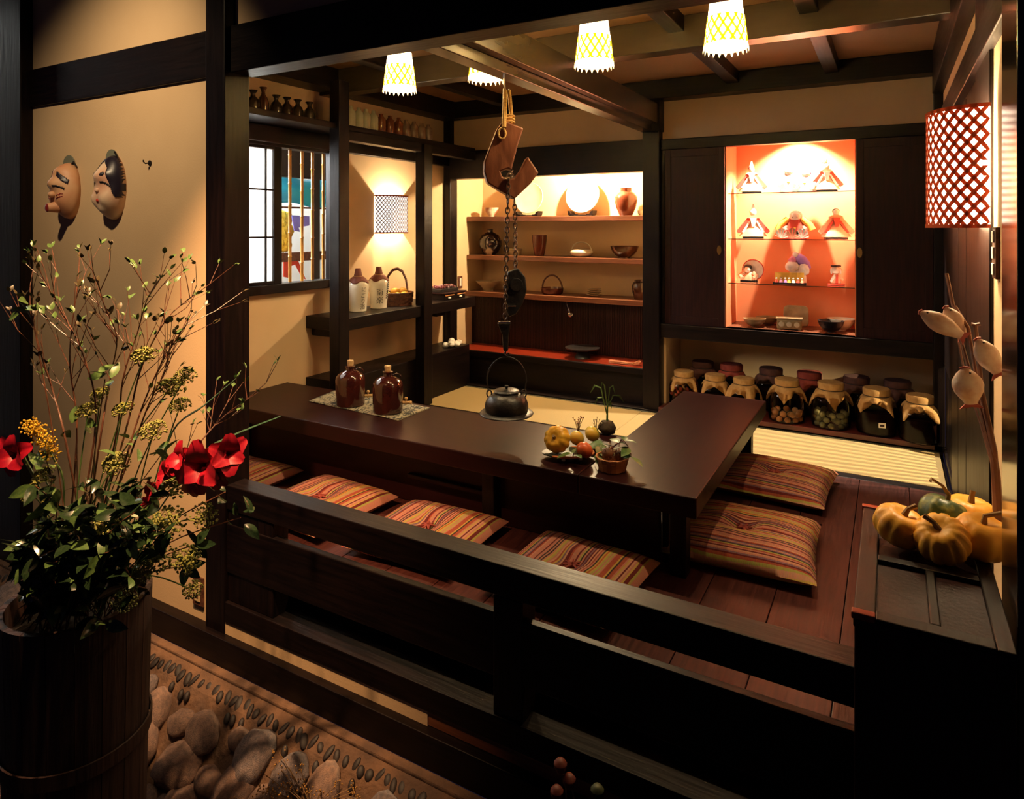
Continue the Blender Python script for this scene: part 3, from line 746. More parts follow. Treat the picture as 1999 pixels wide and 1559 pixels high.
pts = [hp(*p) for p in [(972, 630), (997, 630), (994, 652), (992, 684), (984, 684), (981, 652)]]
MB().prism(pts, -.02, .02).part('lower_block', M['iron'], hk, bevel=.004, smooth=False)
c0 = hp(988, 690); MB().tube([(c0[0], 0, c0[1] + .015), (c0[0] - .004, 0, c0[1] - .004), (c0[0] + .004, 0, c0[1] - .012), (c0[0] + .014, 0, c0[1] - .006), (c0[0] + .014, 0, c0[1] + .004)], .005, 8).part('kettle_hook', M['iron'], hk)

KZ = -.943
kt = thing('kettle', 'black iron kettle with flange and tall bail handle hanging over the table', 'kettle', (HX, HY, KZ), YAW)
MB().lathe([(0, .004), (.09, .004), (.131, .012), (.134, .017), (.128, .022), (.104, .026), (.108, .045), (.106, .065), (.098, .086), (.082, .104), (.060, .114), (.058, .120), (.0, .120)], 40).part('body', M['iron'], kt)
ld = MB().lathe([(0, .120), (.062, .120), (.064, .124), (.058, .130), (.03, .134), (0, .135)], 32).part('lid', M['iron'], kt)
MB().lathe([(0, .134), (.007, .134), (.006, .140), (.011, .146), (.009, .152), (0, .153)], 14).part('knob', M['iron'], ld)
for sx in (-1, 1):
    q = [(sx * (.086 + .012 * math.cos(a)), 0, .112 + .018 * math.sin(a)) for a in [i * PI / 6 for i in range(12)]]
    MB().tube(q, .0035, 6, closed=True).part('lug', M['iron'], kt)
hb = [(-.090, 0, .122)] + [(-.098 * math.cos(a) if abs(math.cos(a)) > .02 else 0, 0, .175 + .118 * math.sin(a)) for a in [PI * i / 18 for i in range(19)]] + [(.090, 0, .122)]
MB().tube(hb, [.0035] * len(hb), 8).part('bail_handle', M['iron'], kt)

# ================================================================ jugs on the cloth
c4 = [atz(603, 784, T), atz(655, 762, T), atz(838, 797, T), atz(776, 821, T)]
cen = sum(c4, Vector()) / 4
cl = thing('table_cloth', 'dark patterned cloth runner under the two brown jugs', 'cloth', cen)
mcl, nt, b = nodes('patterned_cloth'); N = nt.nodes; L = nt.links; setp(b, rough=.9)
tc = N.new('ShaderNodeTexCoord'); vr = N.new('ShaderNodeTexVoronoi'); vr.inputs['Scale'].default_value = 46; vr.feature = 'DISTANCE_TO_EDGE'
nz = N.new('ShaderNodeTexNoise'); nz.inputs['Scale'].default_value = 14; nz.inputs['Detail'].default_value = 6
L.new(tc.outputs['Object'], vr.inputs['Vector']); L.new(tc.outputs['Object'], nz.inputs['Vector'])
ad = N.new('ShaderNodeMath'); ad.operation = 'MULTIPLY_ADD'; L.new(nz.outputs['Fac'], ad.inputs[0]); ad.inputs[1].default_value = .75; L.new(vr.outputs['Distance'], ad.inputs[2])
rp_ = N.new('ShaderNodeValToRGB'); rp_.color_ramp.elements[0].position = .40; rp_.color_ramp.elements[0].color = (.020, .022, .022, 1); rp_.color_ramp.elements[1].position = .52; rp_.color_ramp.elements[1].color = (.32, .29, .20, 1)
L.new(ad.outputs[0], rp_.inputs['Fac']); L.new(rp_.outputs['Color'], b.inputs['Base Color'])
q4 = [p - cen for p in c4]
def clf(u, v):
    p = (q4[0] * (1 - u) + q4[3] * u) * (1 - v) + (q4[1] * (1 - u) + q4[2] * u) * v
    return (p.x, p.y, .0035 + .0015 * math.sin(u * 17 + v * 5))
MB().grid(clf, 24, 10).part('sheet', mcl, cl, solid=.003)
fr = MB(); rr = random.Random(5)
for i in range(60):
    v = i / 59; p = q4[3] * (1 - v) + q4[2] * v; q = Vector((rr.uniform(.006, .014), rr.uniform(-.004, .004), 0))
    fr.tube([(p.x, p.y, .004), (p.x + q.x, p.y - abs(q.y), .003)], .0012, 3)
fr.part('fringe', mcl, cl); 
def jug(px, py, label, rz):
    p = atz(px, py, T); p.z = T + .006
    t = thing('sake_jug', label, 'jug', p, rz, group='brown glazed jugs on the cloth')
    MB().lathe([(0, 0), (.076, 0), (.084, .004), (.086, .02), (.087, .15), (.084, .166), (.070, .184), (.045, .199), (.028, .206), (.024, .214), (.025, .222), (.030, .226), (.030, .232), (.020, .234), (0, .234)], 36).part('body', M['jug'], t)
    MB().lathe([(0, .225), (.0165, .225), (.0195, .262), (.018, .265), (0, .265)], 16).part('cork', M['cork'], t)
    q = [Vector((.026 * math.cos(a) + .05, 0, .194 + .022 * math.sin(a))) for a in [PI * i / 8 for i in range(9)]]
    MB().tube(q, .006, 8, flat=.6).part('lug', M['jug'], t)
    s = MB().tube([(.083, 0, .045), (.125, 0, .043)], [.010, .008], 10).tube([(.105, 0, .03), (.105, 0, .062)], .005, 8).ell((.105, 0, .068), (.010, .010, .009), 10, 6).tube([(.125, 0, .043), (.137, 0, .040)], .010, 10)
    s.part('spigot', M['cork'], t)
    q = [(.086 * math.cos(a), .086 * math.sin(a), .046) for a in [2 * PI * i / 36 for i in range(36)]]
jug(684, 791, 'brown glazed sake jug with cork at the left of the cloth', YAW + .35)
jug(757, 805, 'brown glazed sake jug with cork at the right of the cloth', YAW + .3)

# ================================================================ fruit dish, basket and moss plant on the table
def ribbed(c, r, hz, nrib, depth, n=48, k=14, m=None, dent=.35):
    mb = MB(); vs = []; fs = []
    for j in range(k + 1):
        ph = -PI / 2 + PI * j / k
        for i in range(n):
            a = 2 * PI * i / n
            rib = 1 - depth * (1 - abs(math.sin(a * nrib / 2))) ** 1.5 * (math.cos(ph) ** .5 if math.cos(ph) > 0 else 0)
            rr_ = r * math.cos(ph) ** .8 * rib if math.cos(ph) > 1e-6 else 0
            z = hz * math.sin(ph)
            z -= dent * hz * math.exp(-(rr_ / (r * .35)) ** 2) * (1 if ph > 0 else -1)
            vs.append((c[0] + rr_ * math.cos(a), c[1] + rr_ * math.sin(a), c[2] + z))
    for j in range(k):
        for i in range(n):
            i2 = (i + 1) % n; fs.append((j * n + i, j * n + i2, (j + 1) * n + i2, (j + 1) * n + i))
    return mb.add(vs, fs, m)
def pumpkin(name, label, loc, r, hz, mt, nrib=11, rot=(0, 0, 0), stem=None, group=None, depth=.10):
    t = thing(name, label, 'pumpkin', loc, rot=rot, group=group)
    ribbed((0, 0, 0), r, hz, nrib, depth).part('skin', M[mt], t, ang=1.4)
    s = stem or [(0, 0, hz * .55), (.004, 0, hz * .95), (.02, .006, hz * 1.15)]
    MB().tube(s, [r * .14] + [r * .09] * (len(s) - 2) + [r * .11], 7).part('stem', M['stem'], t)
    return t
TZ = T
dp = atz(1108, 893, TZ)
mo_sc = 1.2
ds = thing('fruit_dish', 'dark green dish with orange rim on small feet, holding pumpkin and persimmons', 'dish', dp, YAW)
MB().lathe([(0, .014), (.085, .014), (.118, .022), (.120, .027), (.114, .027), (.085, .020), (0, .020)], 32, sy=.62).part('plate', mat('green_glaze', (.016, .024, .014), .45, (.03, .04, .02), 12), ds)
q = [(.120 * math.cos(a), .120 * .62 * math.sin(a), .026) for a in [-PI * .62 + 1.15 * PI * i / 20 - .3 for i in range(21)]]
MB().tube(q, [.003] + [.0055] * 19 + [.003], 8).part('rim', mat('orange_rim', (.62, .17, .04), .4), ds)
for a in (-.6, -1.9, 1.6): MB().lathe([(0, 0), (.009, 0), (.007, .016), (0, .016)], 8, (.07 * math.cos(a), .043 * math.sin(a), 0)).part('foot', M['white'], ds)
DZ = TZ + .021
p = atz(1086, 884, DZ); pumpkin('small_pumpkin', 'small yellow pumpkin lying on the fruit dish', (p.x, p.y + .01, DZ + .062), .064, .050, 'squash', 10, (math.radians(62), 0, YAW - .5), [(0, 0, .035), (0, .004, .05)])
def persimmon(label, px, py, dz, r, mt, calyx=True, tilt=(.3, 0, 0)):
    p = atz(px, py, DZ + dz)
    t = thing('persimmon', label, 'persimmon', (p.x, p.y, DZ + dz + r * .9), rot=tilt, group='persimmons on the fruit dish')
    MB().ell((0, 0, 0), (r, r, r * .88), 20, 12).part('skin', M[mt], t)
    m = MB()
    for k in range(4):
        a = k * PI / 2
        m.add([(0, 0, r * .89), (r * .35 * math.cos(a - .5), r * .35 * math.sin(a - .5), r * .86), (r * .62 * math.cos(a), r * .62 * math.sin(a), r * .74), (r * .35 * math.cos(a + .5), r * .35 * math.sin(a + .5), r * .86)], [(0, 1, 2, 3)])
    m.part('calyx', M['leaf'], t, solid=.0015, smooth=False)
persimmon('green and orange persimmon beside the small pumpkin', 1126, 868, 0.0, .036, 'persimmon_g', tilt=(-.9, .2, 0))
persimmon('green persimmon at the back of the fruit dish', 1156, 860, 0.0, .038, 'persimmon_g', tilt=(-.5, .9, 0))
persimmon('red ripe persimmon at the front of the fruit dish', 1141, 893, 0.0, .039, 'tomato', tilt=(2.5, .4, 0))
leafm = MB()
def leaf_grid(L_, W_, curl=.25, fold=.15):
    def fn(u, v):
        s = v; wdt = W_ * (math.sin(PI * min(1, s * 1.02)) ** .75) * (1 - .35 * s)
        x = (u * 2 - 1) * wdt
        return (x, L_ * s, -curl * L_ * s * s + fold * abs(x))
    return fn
LEAF = {}
for nm in ('leaf', 'leafd', 'leafb'):
    LEAF[nm] = MB().grid(leaf_grid(1, .30), 4, 6).mesh('leaf', M[nm], True, 2.5)
LONGLEAF = {nm: MB().grid(leaf_grid(1, .16, .15), 2, 6).mesh('leaf', M[nm], True, 2.5) for nm in ('leaf', 'leafd')}
def leafspray(name, label, cat, pts, nm, sz, group=None, seed=0, up=.5):
    rr = random.Random(seed); base = Vector(pts[0])
    t = thing(name, label, cat, base, group=group)
    P = [Vector(p) - base for p in pts]
    MB().tube(P, [.0022] * (len(P) - 1) + [.001], 5).part('stem', M['twig'], t)
    for i in range(1, len(P)):
        for s in (-1, 1):
            o = inst('leaf', LEAF[nm], t, P[i], (rr.uniform(-.2, .9) * up, rr.uniform(-.6, .6), rr.uniform(0, 2 * PI)), sz * rr.uniform(.75, 1.15))
    return t
p0 = atz(1150, 885, DZ)
for k, (a, b2) in enumerate((((1118, 893), (1122, 888)), ((1165, 880), (1178, 868)), ((1160, 893), (1170, 890)))):
    a3 = atz(a[0], a[1], DZ + .004); b3 = atz(b2[0], b2[1], DZ + .02)
    leafspray('persimmon_leaf', ['pale leaf spray under the red persimmon', 'green leaf spray right of the green persimmon', 'green leaf spray between dish and chip basket'][k], 'leaves', [a3, (a3 + b3) / 2 + Vector((0, 0, .015)), b3], 'leaf', .082, 'leaf sprays around the fruit', k + 3)
# chip-wood basket with chestnut burr
bp_ = atz(1195, 915, TZ)
bk = thing('chip_basket', 'small round basket of woven wood chips on the table', 'basket', bp_)
bm_ = MB(); nb = 20; r0, r1, hh = .056, .070, .056
for row in range(3):
    za, zb = hh * row / 3, hh * (row + 1) / 3
    for k in range(nb):
        a0, a1 = 2 * PI * k / nb, 2 * PI * (k + 1) / nb; off = .003 if (k + row) % 2 else 0
        ra = r0 + (r1 - r0) * row / 3 + off; rb = r0 + (r1 - r0) * (row + 1) / 3 + off
        bm_.add([(ra * math.cos(a0), ra * math.sin(a0), za), (ra * math.cos(a1), ra * math.sin(a1), za), (rb * math.cos(a1), rb * math.sin(a1), zb), (rb * math.cos(a0), rb * math.sin(a0), zb)], [(0, 1, 2, 3)])
bm_.part('weave', M['wick_l'], bk, solid=.003, smooth=False)
MB().lathe([(0, 0), (r0, 0), (r0, .003), (0, .003)], 20).part('bottom', M['wick_l'], bk)
MB().tube([(r1 * math.cos(2 * PI * i / 24), r1 * math.sin(2 * PI * i / 24), hh) for i in range(24)], .0035, 6, closed=True).part('rim', M['wick_l'], bk)
M['burr'] = mat('chestnut_burr', (.10, .035, .02), .7, (.20, .08, .03), 40)
def burr(label, loc, r, seed):
    t = thing('chestnut_burr', label, 'chestnut burr', loc)
    MB().ell((0, 0, 0), r * .8, 14, 10).part('husk', M['burr'], t)
    rr = random.Random(seed); m = MB()
    for i in range(170):
        d = Vector((rr.gauss(0, 1), rr.gauss(0, 1), rr.gauss(0, 1))).normalized(); e = d.orthogonal().normalized() * r * .03
        m.add([d * r * .75 + e, d * r * .75 - e, d * r * rr.uniform(1.05, 1.25)], [(0, 1, 2)])
    o = m.part('spines', M['burr'], t, smooth=False); o['kind'] = 'stuff'
burr('dark chestnut burr standing in the chip basket', (bp_.x - .02, bp_.y + .0, TZ + .064), .033, 1)
burr('open chestnut burr at the right in the chip basket', (bp_.x + .028, bp_.y + .014, TZ + .056), .028, 2)
pts = [bp_ + Vector((.02, .035, .045)), bp_ + Vector((.01, .06, .10)), bp_ + Vector((.035, .055, .115)), bp_ + Vector((.065, .035, .095)), bp_ + Vector((.085, .01, .065))]
leafspray('leaf_sprig', 'arching leafy sprig rising from the chip basket', 'leaves', pts, 'leaf', .075, seed=9)
# moss ball plant
mp_ = atz(1185, 846, TZ)
mo = thing('moss_plant', 'grass-leaved plant growing from a dark moss ball', 'plant', mp_, sc=1.06)
MB().ell((0, 0, .03), (.043, .043, .036), 16, 10, fn=lambda d: 1 + .18 * noise.noise(d * 3)).part('moss_ball', mat('dark_moss', (.035, .020, .012), .95, (.06, .04, .02), 30, bump=.8), mo)
rr = random.Random(4)
MB().tube([(0, 0, .05), (.002, 0, .14)], [.006, .004], 6).part('stem', M['leaf'], mo)
for k, (dx, dz, ln) in enumerate(((-.075, .165, 1), (-.055, .105, 1), (.035, .165, 1), (.075, .115, 1), (-.03, .18, 1), (.02, .08, 1))):
    q = Vector((dx * CO, dx * SI, 0)); P = [Vector((0, 0, .09 + .01 * k)), q * .4 + Vector((0, 0, .10 + dz * .75)), q * .8 + Vector((0, 0, .07 + dz)), q * 1.1 + Vector((0, 0, .05 + dz * .9))]
    MB().tube(P, [.004, .007, .006, .001], 6, flat=.25).part('blade', M['leaf'], mo)
sw = atz(1140, 846, TZ)
for k, (dx, lab) in enumerate(((-.03, 'dry reddish flower sprig behind the green persimmon'), (.045, 'pale dried flower sprig beside the moss plant'))):
    t = thing('dried_sprig', lab, 'dried flowers', sw + Vector((dx * CO + .02 * k, dx * SI, 0)), group='dried flower sprigs behind the fruit'); m = MB(); hd = MB(); rr = random.Random(k)
    for i in range(16):
        a = rr.uniform(0, 6.28); e = Vector((.035 * math.cos(a) * rr.random(), .035 * math.sin(a) * rr.random(), rr.uniform(.05, .085)))
        m.tube([(0, 0, 0), e * .5 + Vector((0, 0, .01)), e], .0009, 4); hd.ell(e, rr.uniform(.0025, .005), 6, 4)
    m.part('stems', M['stem'], t); o = hd.part('flower_heads', mat('dried_heads%d' % k, ((.36, .17, .10), (.62, .50, .34))[k], .8), t); o['kind'] = 'stuff'
# ================================================================ bottles and basket on the bar shelf
def text_mesh(ch, size):
    cu = bpy.data.curves.new('char', 'FONT'); cu.body = ch; cu.size = size; cu.align_x = 'CENTER'
    ob = bpy.data.objects.new('char', cu); C.objects.link(ob)
    dg = bpy.context.evaluated_depsgraph_get(); dg.update()
    me = bpy.data.meshes.new_from_object(ob.evaluated_get(dg))
    vs = [v.co.copy() for v in me.vertices]; fs = [tuple(p.vertices) for p in me.polygons]
    bpy.data.objects.remove(ob, do_unlink=True); bpy.data.meshes.remove(me)
    if vs:
        cx = (min(v.x for v in vs) + max(v.x for v in vs)) / 2; cy = (min(v.y for v in vs) + max(v.y for v in vs)) / 2
        vs = [Vector((v.x - cx, v.y - cy, 0)) for v in vs]
    return vs, fs
def wrap_text(prof_r, chars, a0, size, ztop, step):
    m = MB()
    for i, ch in enumerate(chars):
        vs, fs = text_mesh(ch, size)
        out = []
        for v in vs:
            z = ztop - i * step + v.y; r = prof_r(z) + .0012; a = a0 + v.x / r
            out.append((r * math.cos(a), r * math.sin(a), z))
        # subdivided so the letters follow the glaze
        m.add(out, fs)
    return m
WB = [(0, 0), (.060, 0), (.064, .006), (.062, .014), (.066, .06), (.075, .13), (.081, .175), (.080, .200), (.070, .225), (.045, .243), (.030, .250)]
def wb_r(z):
    for (r0, z0), (r1, z1) in zip(WB[:-1], WB[1:]):
        if z0 <= z <= z1 and z1 > z0: return r0 + (r1 - r0) * (z - z0) / (z1 - z0)
    return .06
def white_bottle(loc, label, face, chars, size, ztop, step, extra=None):
    t = thing('sake_bottle', label, 'bottle', loc, 0, group='white lettered bottles on the bar shelf')
    MB().lathe(WB + [(.024, .26), (0, .26)], 36).part('body', M['bottle_w'], t)
    m = MB()
    def cap(u, v):
        a = u * 2 * PI; s = v
        r = .022 + .060 * s ** 1.6 * (1 + .12 * math.sin(4 * a) * s); z = .318 - .07 * s ** .5 - .022 * s * s * (1 + .5 * math.sin(4 * a)) - (.0 if s < .5 else .012 * (s - .5))
        return (r * math.cos(a), r * math.sin(a), z)
    m.lathe([(0, .322), (.020, .322), (.027, .285), (.033, .262), (.030, .255)], 20).part('paper_cap', M['brownpaper'], t)
    MB().grid(lambda u, v: ((.030 + .045 * v * (1 + .10 * math.sin(8 * PI * u))) * math.cos(2 * PI * u), (.030 + .045 * v * (1 + .10 * math.sin(8 * PI * u))) * math.sin(2 * PI * u), .262 - .012 * v - .03 * v * v * (1 + .35 * math.sin(8 * PI * u))), 48, 6).part('paper_skirt', M['brownpaper'], t, solid=.002)
    MB().tube([(.032 * math.cos(2 * PI * i / 20), .032 * math.sin(2 * PI * i / 20), .262) for i in range(20)], .003, 6, closed=True).part('cord', M['rope'], t)
    wrap_text(wb_r, chars, face, size, ztop, step).part('lettering', M['ink'], t, smooth=False)
    if extra: extra(t)
p1 = atz(694, 607, BZ); p1.x = -3.47; p2 = atz(730, 601, BZ); p2.x = -3.47; p2.y += .02
cf1 = math.atan2(-p1.y, -p1.x); cf2 = math.atan2(-p2.y, -p2.x)
white_bottle((p1.x, p1.y, BZ), 'white bottle with black brush lettering nearest the dark post', cf1 + .55, 'にごり酒', .042, .168, .043)
def cursive(t):
    m = MB(); z = .20; rr = random.Random(2); a0 = cf2 + 1.05; pts = []
    for i in range(46):
        r = wb_r(max(.02, z)) + .0012; a = a0 + .16 * math.sin(i * 1.15) * (1 if i % 9 else .2)
        pts.append((r * math.cos(a), r * math.sin(a), z)); z -= .0042 if i % 6 else -.004
    m.tube(pts, .0028, 5).part('lettering', M['ink'], t)
white_bottle((p2.x, p2.y, BZ), 'white bottle with black brush lettering beside the handled basket', cf2 + .12, '南楽', .056, .130, .062, cursive)

def ring(r, z, n=24): return [(r * math.cos(2 * PI * i / n), r * math.sin(2 * PI * i / n), z) for i in range(n)]
bp = Vector((-3.487, 4.255, BZ))
bk = thing('handled_basket', 'dark wicker basket with tall arched handle holding yellow fruit', 'basket', bp)
m = MB()
for row in range(5):
    n = 22
    for k in range(n):
        a0, a1 = 2 * PI * k / n, 2 * PI * (k + 1) / n; r_ = .118 + .012 * row / 4; off = .006 if (k + row) % 2 else -.002
        z0, z1 = .02 * row, .02 * (row + 1)
        rb, rt = r_ + off, r_ + off + .002
        am = (a0 + a1) / 2
        m.add([(r_ * math.cos(a0), r_ * math.sin(a0), z0), (rb * math.cos(am), rb * math.sin(am), z0), (r_ * math.cos(a1), r_ * math.sin(a1), z0),
               (r_ * math.cos(a0), r_ * math.sin(a0), z1), (rt * math.cos(am), rt * math.sin(am), z1), (r_ * math.cos(a1), r_ * math.sin(a1), z1)], [(0, 1, 4, 3), (1, 2, 5, 4)])
m.part('weave', M['wick'], bk, solid=.004, smooth=False)
MB().lathe([(0, 0), (.118, 0), (.118, .005), (0, .005)], 24).part('bottom', M['wick'], bk)
MB().tube(ring(.131, .10), .007, 8, closed=True).part('rim', M['wick'], bk)
ha = [Vector((0, -.139, .06)), Vector((0, -.132, .16)), Vector((0, -.105, .24)), Vector((0, -.05, .285)), Vector((0, .01, .292)), Vector((0, .07, .268)), Vector((0, .118, .20)), Vector((0, .137, .12)), Vector((0, .139, .06))]
MB().tube(ha, .013, 8, flat=.35).part('handle', M['wick'], bk)
rr = random.Random(8); k = 0
for (dx, dy, dz) in ((-.05, -.06, .085), (.05, -.055, .085), (-.02, .0, .095), (.06, .02, .085), (-.06, .06, .085), (.02, .075, .085), (.0, -.02, .115), (.03, .04, .115)):
    t = tag(MB().ell((0, 0, 0), (.038, .042, .033), 14, 9, fn=lambda d: 1 + .05 * noise.noise(d * 3)).part('yellow_fruit', M['yellow'], loc=bp + Vector((dx, dy, dz - .01))), 'yellow fruit heaped in the handled basket', 'fruit', 'yellow fruit in the handled basket'); k += 1
tr = thing('drawer_box', 'small dark wooden box with pale edges on the bar shelf by the corner', 'box', (-3.42, 4.86, BZ))
bx(-.09, .09, -.16, .16, 0, .05).part('body', M['dark'], tr, bevel=.004, smooth=False)
bx(-.1, .1, -.17, .17, .05, .062).part('top', M['door'], tr, bevel=.003, smooth=False)
bx(.091, .096, -.15, -.02, .034, .042).part('edge_strip', M['wick_l'], tr, smooth=False); bx(.091, .096, .03, .15, .034, .042).part('edge_strip', M['wick_l'], tr, smooth=False)
for yy in (-.09, .08): MB().ell((.096, yy, .015), (.006, .022, .009), 10, 6).part('shell_inlay', M['white'], tr)
tr2 = thing('lidded_tray', 'black tray heaped with dried flowers on the dark wooden box', 'tray', (-3.44, 4.84, BZ + .062))
bx(-.07, .07, -.13, .13, 0, .03).part('tray', M['black'], tr2, bevel=.004, smooth=False)
mm = [MB(), MB()]
for i in range(70): mm[i % 3 == 0].ell((rr.uniform(-.06, .06), rr.uniform(-.12, .12), .034 + rr.uniform(0, .016)), rr.uniform(.006, .012), 6, 4)
o = mm[0].part('flowers', mat('dark_red_petals', (.13, .02, .03), .8), tr2); o['kind'] = 'stuff'; o = mm[1].part('pale_flowers', mat('mauve_petals', (.5, .3, .32), .8), tr2); o['kind'] = 'stuff'
sp = thing('switch_plate', 'brown framed wall switch in the shelf alcove', 'switch', (-3.60, 5.33, -.545))
bx(0.0005, .010, -.035, .035, -.055, .06).part('frame', M['wick'], sp, bevel=.002, smooth=False); bx(.010, .014, -.014, .014, -.035, .04).part('rocker', M['white'], sp, bevel=.001, smooth=False)
sh_ = aty(886, 662, 5.0); 
sl = thing('white_shells', 'cluster of white shells on the low ledge', 'shells', (-3.40, 4.93, T))
for i in range(6):
    MB().ell(((-.03, .02, -.01, .03, -.035, .012)[i], (-.07, -.055, -.01, .02, .04, .07)[i], .022 + (.0, .012, .03, .0, .012, .006)[i]), (.030, .034, .024), 10, 7, fn=lambda d: 1 + .25 * noise.noise(d * 2.5 + Vector((i, 0, 0)))).part('shell', M['white'], sl)

# ================================================================ bottles on the high shelf
def hs(px, X=-3.44): return Vector((X, yat(px, X), .700))
TOK = [(0, 0), (.036, 0), (.040, .006), (.041, .02), (.040, .055), (.030, .082), (.016, .096), (.013, .108), (.016, .120), (.028, .134), (.026, .136), (.010, .122), (0, .12)]
mg = [mat('dark_brown_glaze', (.05, .02, .012), .16, (.09, .035, .016), 8, coat=.4), mat('black_glaze', (.02, .016, .012), .15, (.05, .035, .02), 8, coat=.4)]
TOKL = ['small dark flask at the left end of the high shelf, cut by the post', 'tallest brown flask near the left end of the high shelf', 'third dark flared flask from the left on the high shelf', 'fourth dark flared flask from the left on the high shelf',
        'fifth dark flared flask from the left on the high shelf', 'dark round flask with ear handle, last before the post']
for i, px in enumerate((494, 514, 539, 560, 581, 604)):
    t = thing('sake_flask', TOKL[i], 'flask', hs(px, -3.42), group='dark flasks on the high shelf'); s = 1.22 if i == 1 else .98
    MB().lathe([(r * (.85 if i == 1 else 1), z * s) for r, z in TOK], 24).part('body', mg[i != 1], t)
    if i == 5:
        MB().tube([(0, .025, .09), (0, .05, .075), (0, .056, .045), (0, .048, .01)], .004, 6).part('ear', mg[1], t)
BOT = [(0, 0), (.034, 0), (.036, .004), (.036, .10), (.033, .116), (.020, .130), (.015, .136), (.015, .150), (.013, .152), (0, .152)]
mw = mat('celadon_glaze', (.52, .54, .34), .16, (.60, .60, .42), 8, coat=.4); mbw = mat('amber_glaze', (.14, .045, .018), .12, (.28, .11, .04), 9, coat=.4); mkw = mat('ash_glaze', (.46, .36, .24), .2, (.16, .06, .03), 7, coat=.2)
ORD = ['first', 'second', 'third', 'fourth']
for grp, mt_, pxs, lab in (('pale', mw, (685, 700.5, 714.5, 729), '%s pale green bottle from the post on the high shelf'), ('amber', mbw, (744, 761, 778), '%s amber brown bottle after the pale green ones'), ('ash', mkw, (793, 808, 823, 836), '%s ash coloured bottle in the far group on the high shelf')):
    for i, px in enumerate(pxs):
        t = thing('shelf_bottle', lab % ORD[i], 'bottle', hs(px, -3.42), group=grp + ' bottles on the high shelf')
        s = 1.0 if grp != 'ash' else .98
        MB().lathe([(r * 1.02, z * s * (1.12 if grp == 'pale' else 1.05)) for r, z in BOT], 24).part('body', mt_, t)

# ================================================================ pottery in the alcove
def pot(name, label, px, z, prof, m, r=None, Y=SY, n=36, cat='bowl', **k):
    p = aty(px, YH, Y); t = thing(name, label, cat, (p.x, Y, z)); MB().lathe(prof, n, **k).part('body', m, t); return t
S1, S2, S3 = .085, -.285, -.635
g_dark = mat('dark_tenmoku_glaze', (.045, .016, .010), .18, (.09, .03, .014), 9, coat=.4)
g_red = mat('red_brown_glaze', (.16, .036, .016), .2, (.085, .02, .010), 5, coat=.4)
g_grey = mat('grey_cream_glaze', (.50, .40, .26), .3, (.38, .29, .17), 8)
g_plate = mat('pale_plate_glaze', (.72, .66, .52), .3, (.62, .55, .40), 4)
g_bi = mat('splashed_glaze', (.025, .014, .012), .2, (.55, .42, .28), 4.2, ramp=(.56, .60), coat=.4)
def bowl(r, h, foot=.4, th=.006): return [(0, 0), (r * foot, 0), (r * foot, h * .08), (r * .62, h * .25), (r * .88, h * .6), (r, h), (r - th, h), (r * .84, h * .62), (r * .55, h * .32), (0, h * .2)]
pot('tea_bowl', 'small tea bowl with pale splash at the left of the top shelf', 960, S1, bowl(.068, .088), mat('pale_splash', (.30, .10, .05), .25, (.75, .66, .5), 7, ramp=(.45, .55)))
for px, r, lab in ((1035, .150, 'round pale plate on a stand behind the hanging chain'), (1139, .165, 'largest round pale plate on a stand on the top shelf')):
    p = aty(px, YH, SY + .06); t = thing('display_plate', lab, 'plate', (p.x, SY + .06, S1), group='plates on stands on the top shelf')
    mt_ = Matrix.Translation((0, 0, r + .022)) @ Matrix.Rotation(math.radians(80), 4, 'X')
    MB().lathe([(0, 0), (r * .5, 0), (r * .52, .006), (r * .8, .014), (r, .028), (r - .003, .031), (r * .78, .019), (r * .5, .010), (0, .009)], 48, m=mt_).part('plate', g_plate, t)
    s = thing('plate_stand', 'dark wooden stand under the ' + ('plate behind the hanging chain' if px < 1100 else 'largest plate'), 'stand', (p.x, SY + .03, S1), group='plate stands on the top shelf')
    for sx in (-1, 1): MB().prism([(sx * .10, 0), (sx * .118, .012), (sx * .124, .05), (sx * .106, .045), (sx * .09, .02), (sx * .06, .018), (sx * .06, 0)], -.05, .05).part('side', M['dark'], s, smooth=False)
    bx(-.1, .1, -.04, .04, 0, .014).part('base', M['dark'], s, bevel=.003, smooth=False)
pot('round_vase', 'shiny red-brown shouldered vase at the right of the top shelf', 1222, S1, [(0, 0), (.055, 0), (.058, .006), (.085, .07), (.098, .13), (.095, .165), (.07, .20), (.050, .212), (.048, .235), (.052, .242), (.042, .242), (.040, .215), (0, .2)], g_red, cat='vase')
pot('sake_cup', 'small white cup beside the shouldered vase', 1251, S1, bowl(.03, .045), M['bottle_w'], cat='cup')
pot('moon_vase', 'dark round vase with pale splash at the left of the middle shelf', 957, S2, [(0, 0), (.05, 0), (.085, .03), (.118, .09), (.118, .14), (.09, .19), (.045, .215), (.028, .222), (.026, .24), (.034, .248), (.02, .248), (0, .23)], g_bi, cat='vase', sy=.8)
lb = pot('lidded_dish', 'small tan lidded dish behind the hanging chain', 1006, S2, [(0, 0), (.05, 0), (.055, .01), (.062, .05), (.068, .055), (.068, .062), (.04, .072), (0, .076)], g_grey, cat='dish')
pot('tumbler_vase', 'tall dark brown tumbler on the middle shelf', 1053, S2, [(0, 0), (.042, 0), (.045, .006), (.058, .07), (.068, .14), (.070, .195), (.064, .195), (.062, .14), (.04, .03), (0, .03)], g_red, cat='vase')
hbw = pot('handled_bowl', 'pale ceramic bowl with thin arched handle on the middle shelf', 1135, S2, [(0, 0), (.045, 0), (.09, .02), (.105, .045), (.09, .068), (.07, .072), (.066, .068), (.08, .04), (0, .02)], g_plate)
MB().tube([(.095 * math.cos(a), 0, .06 + .075 * math.sin(a)) for a in [PI * i / 14 for i in range(15)]], .006, 8).part('handle', g_plate, hbw)
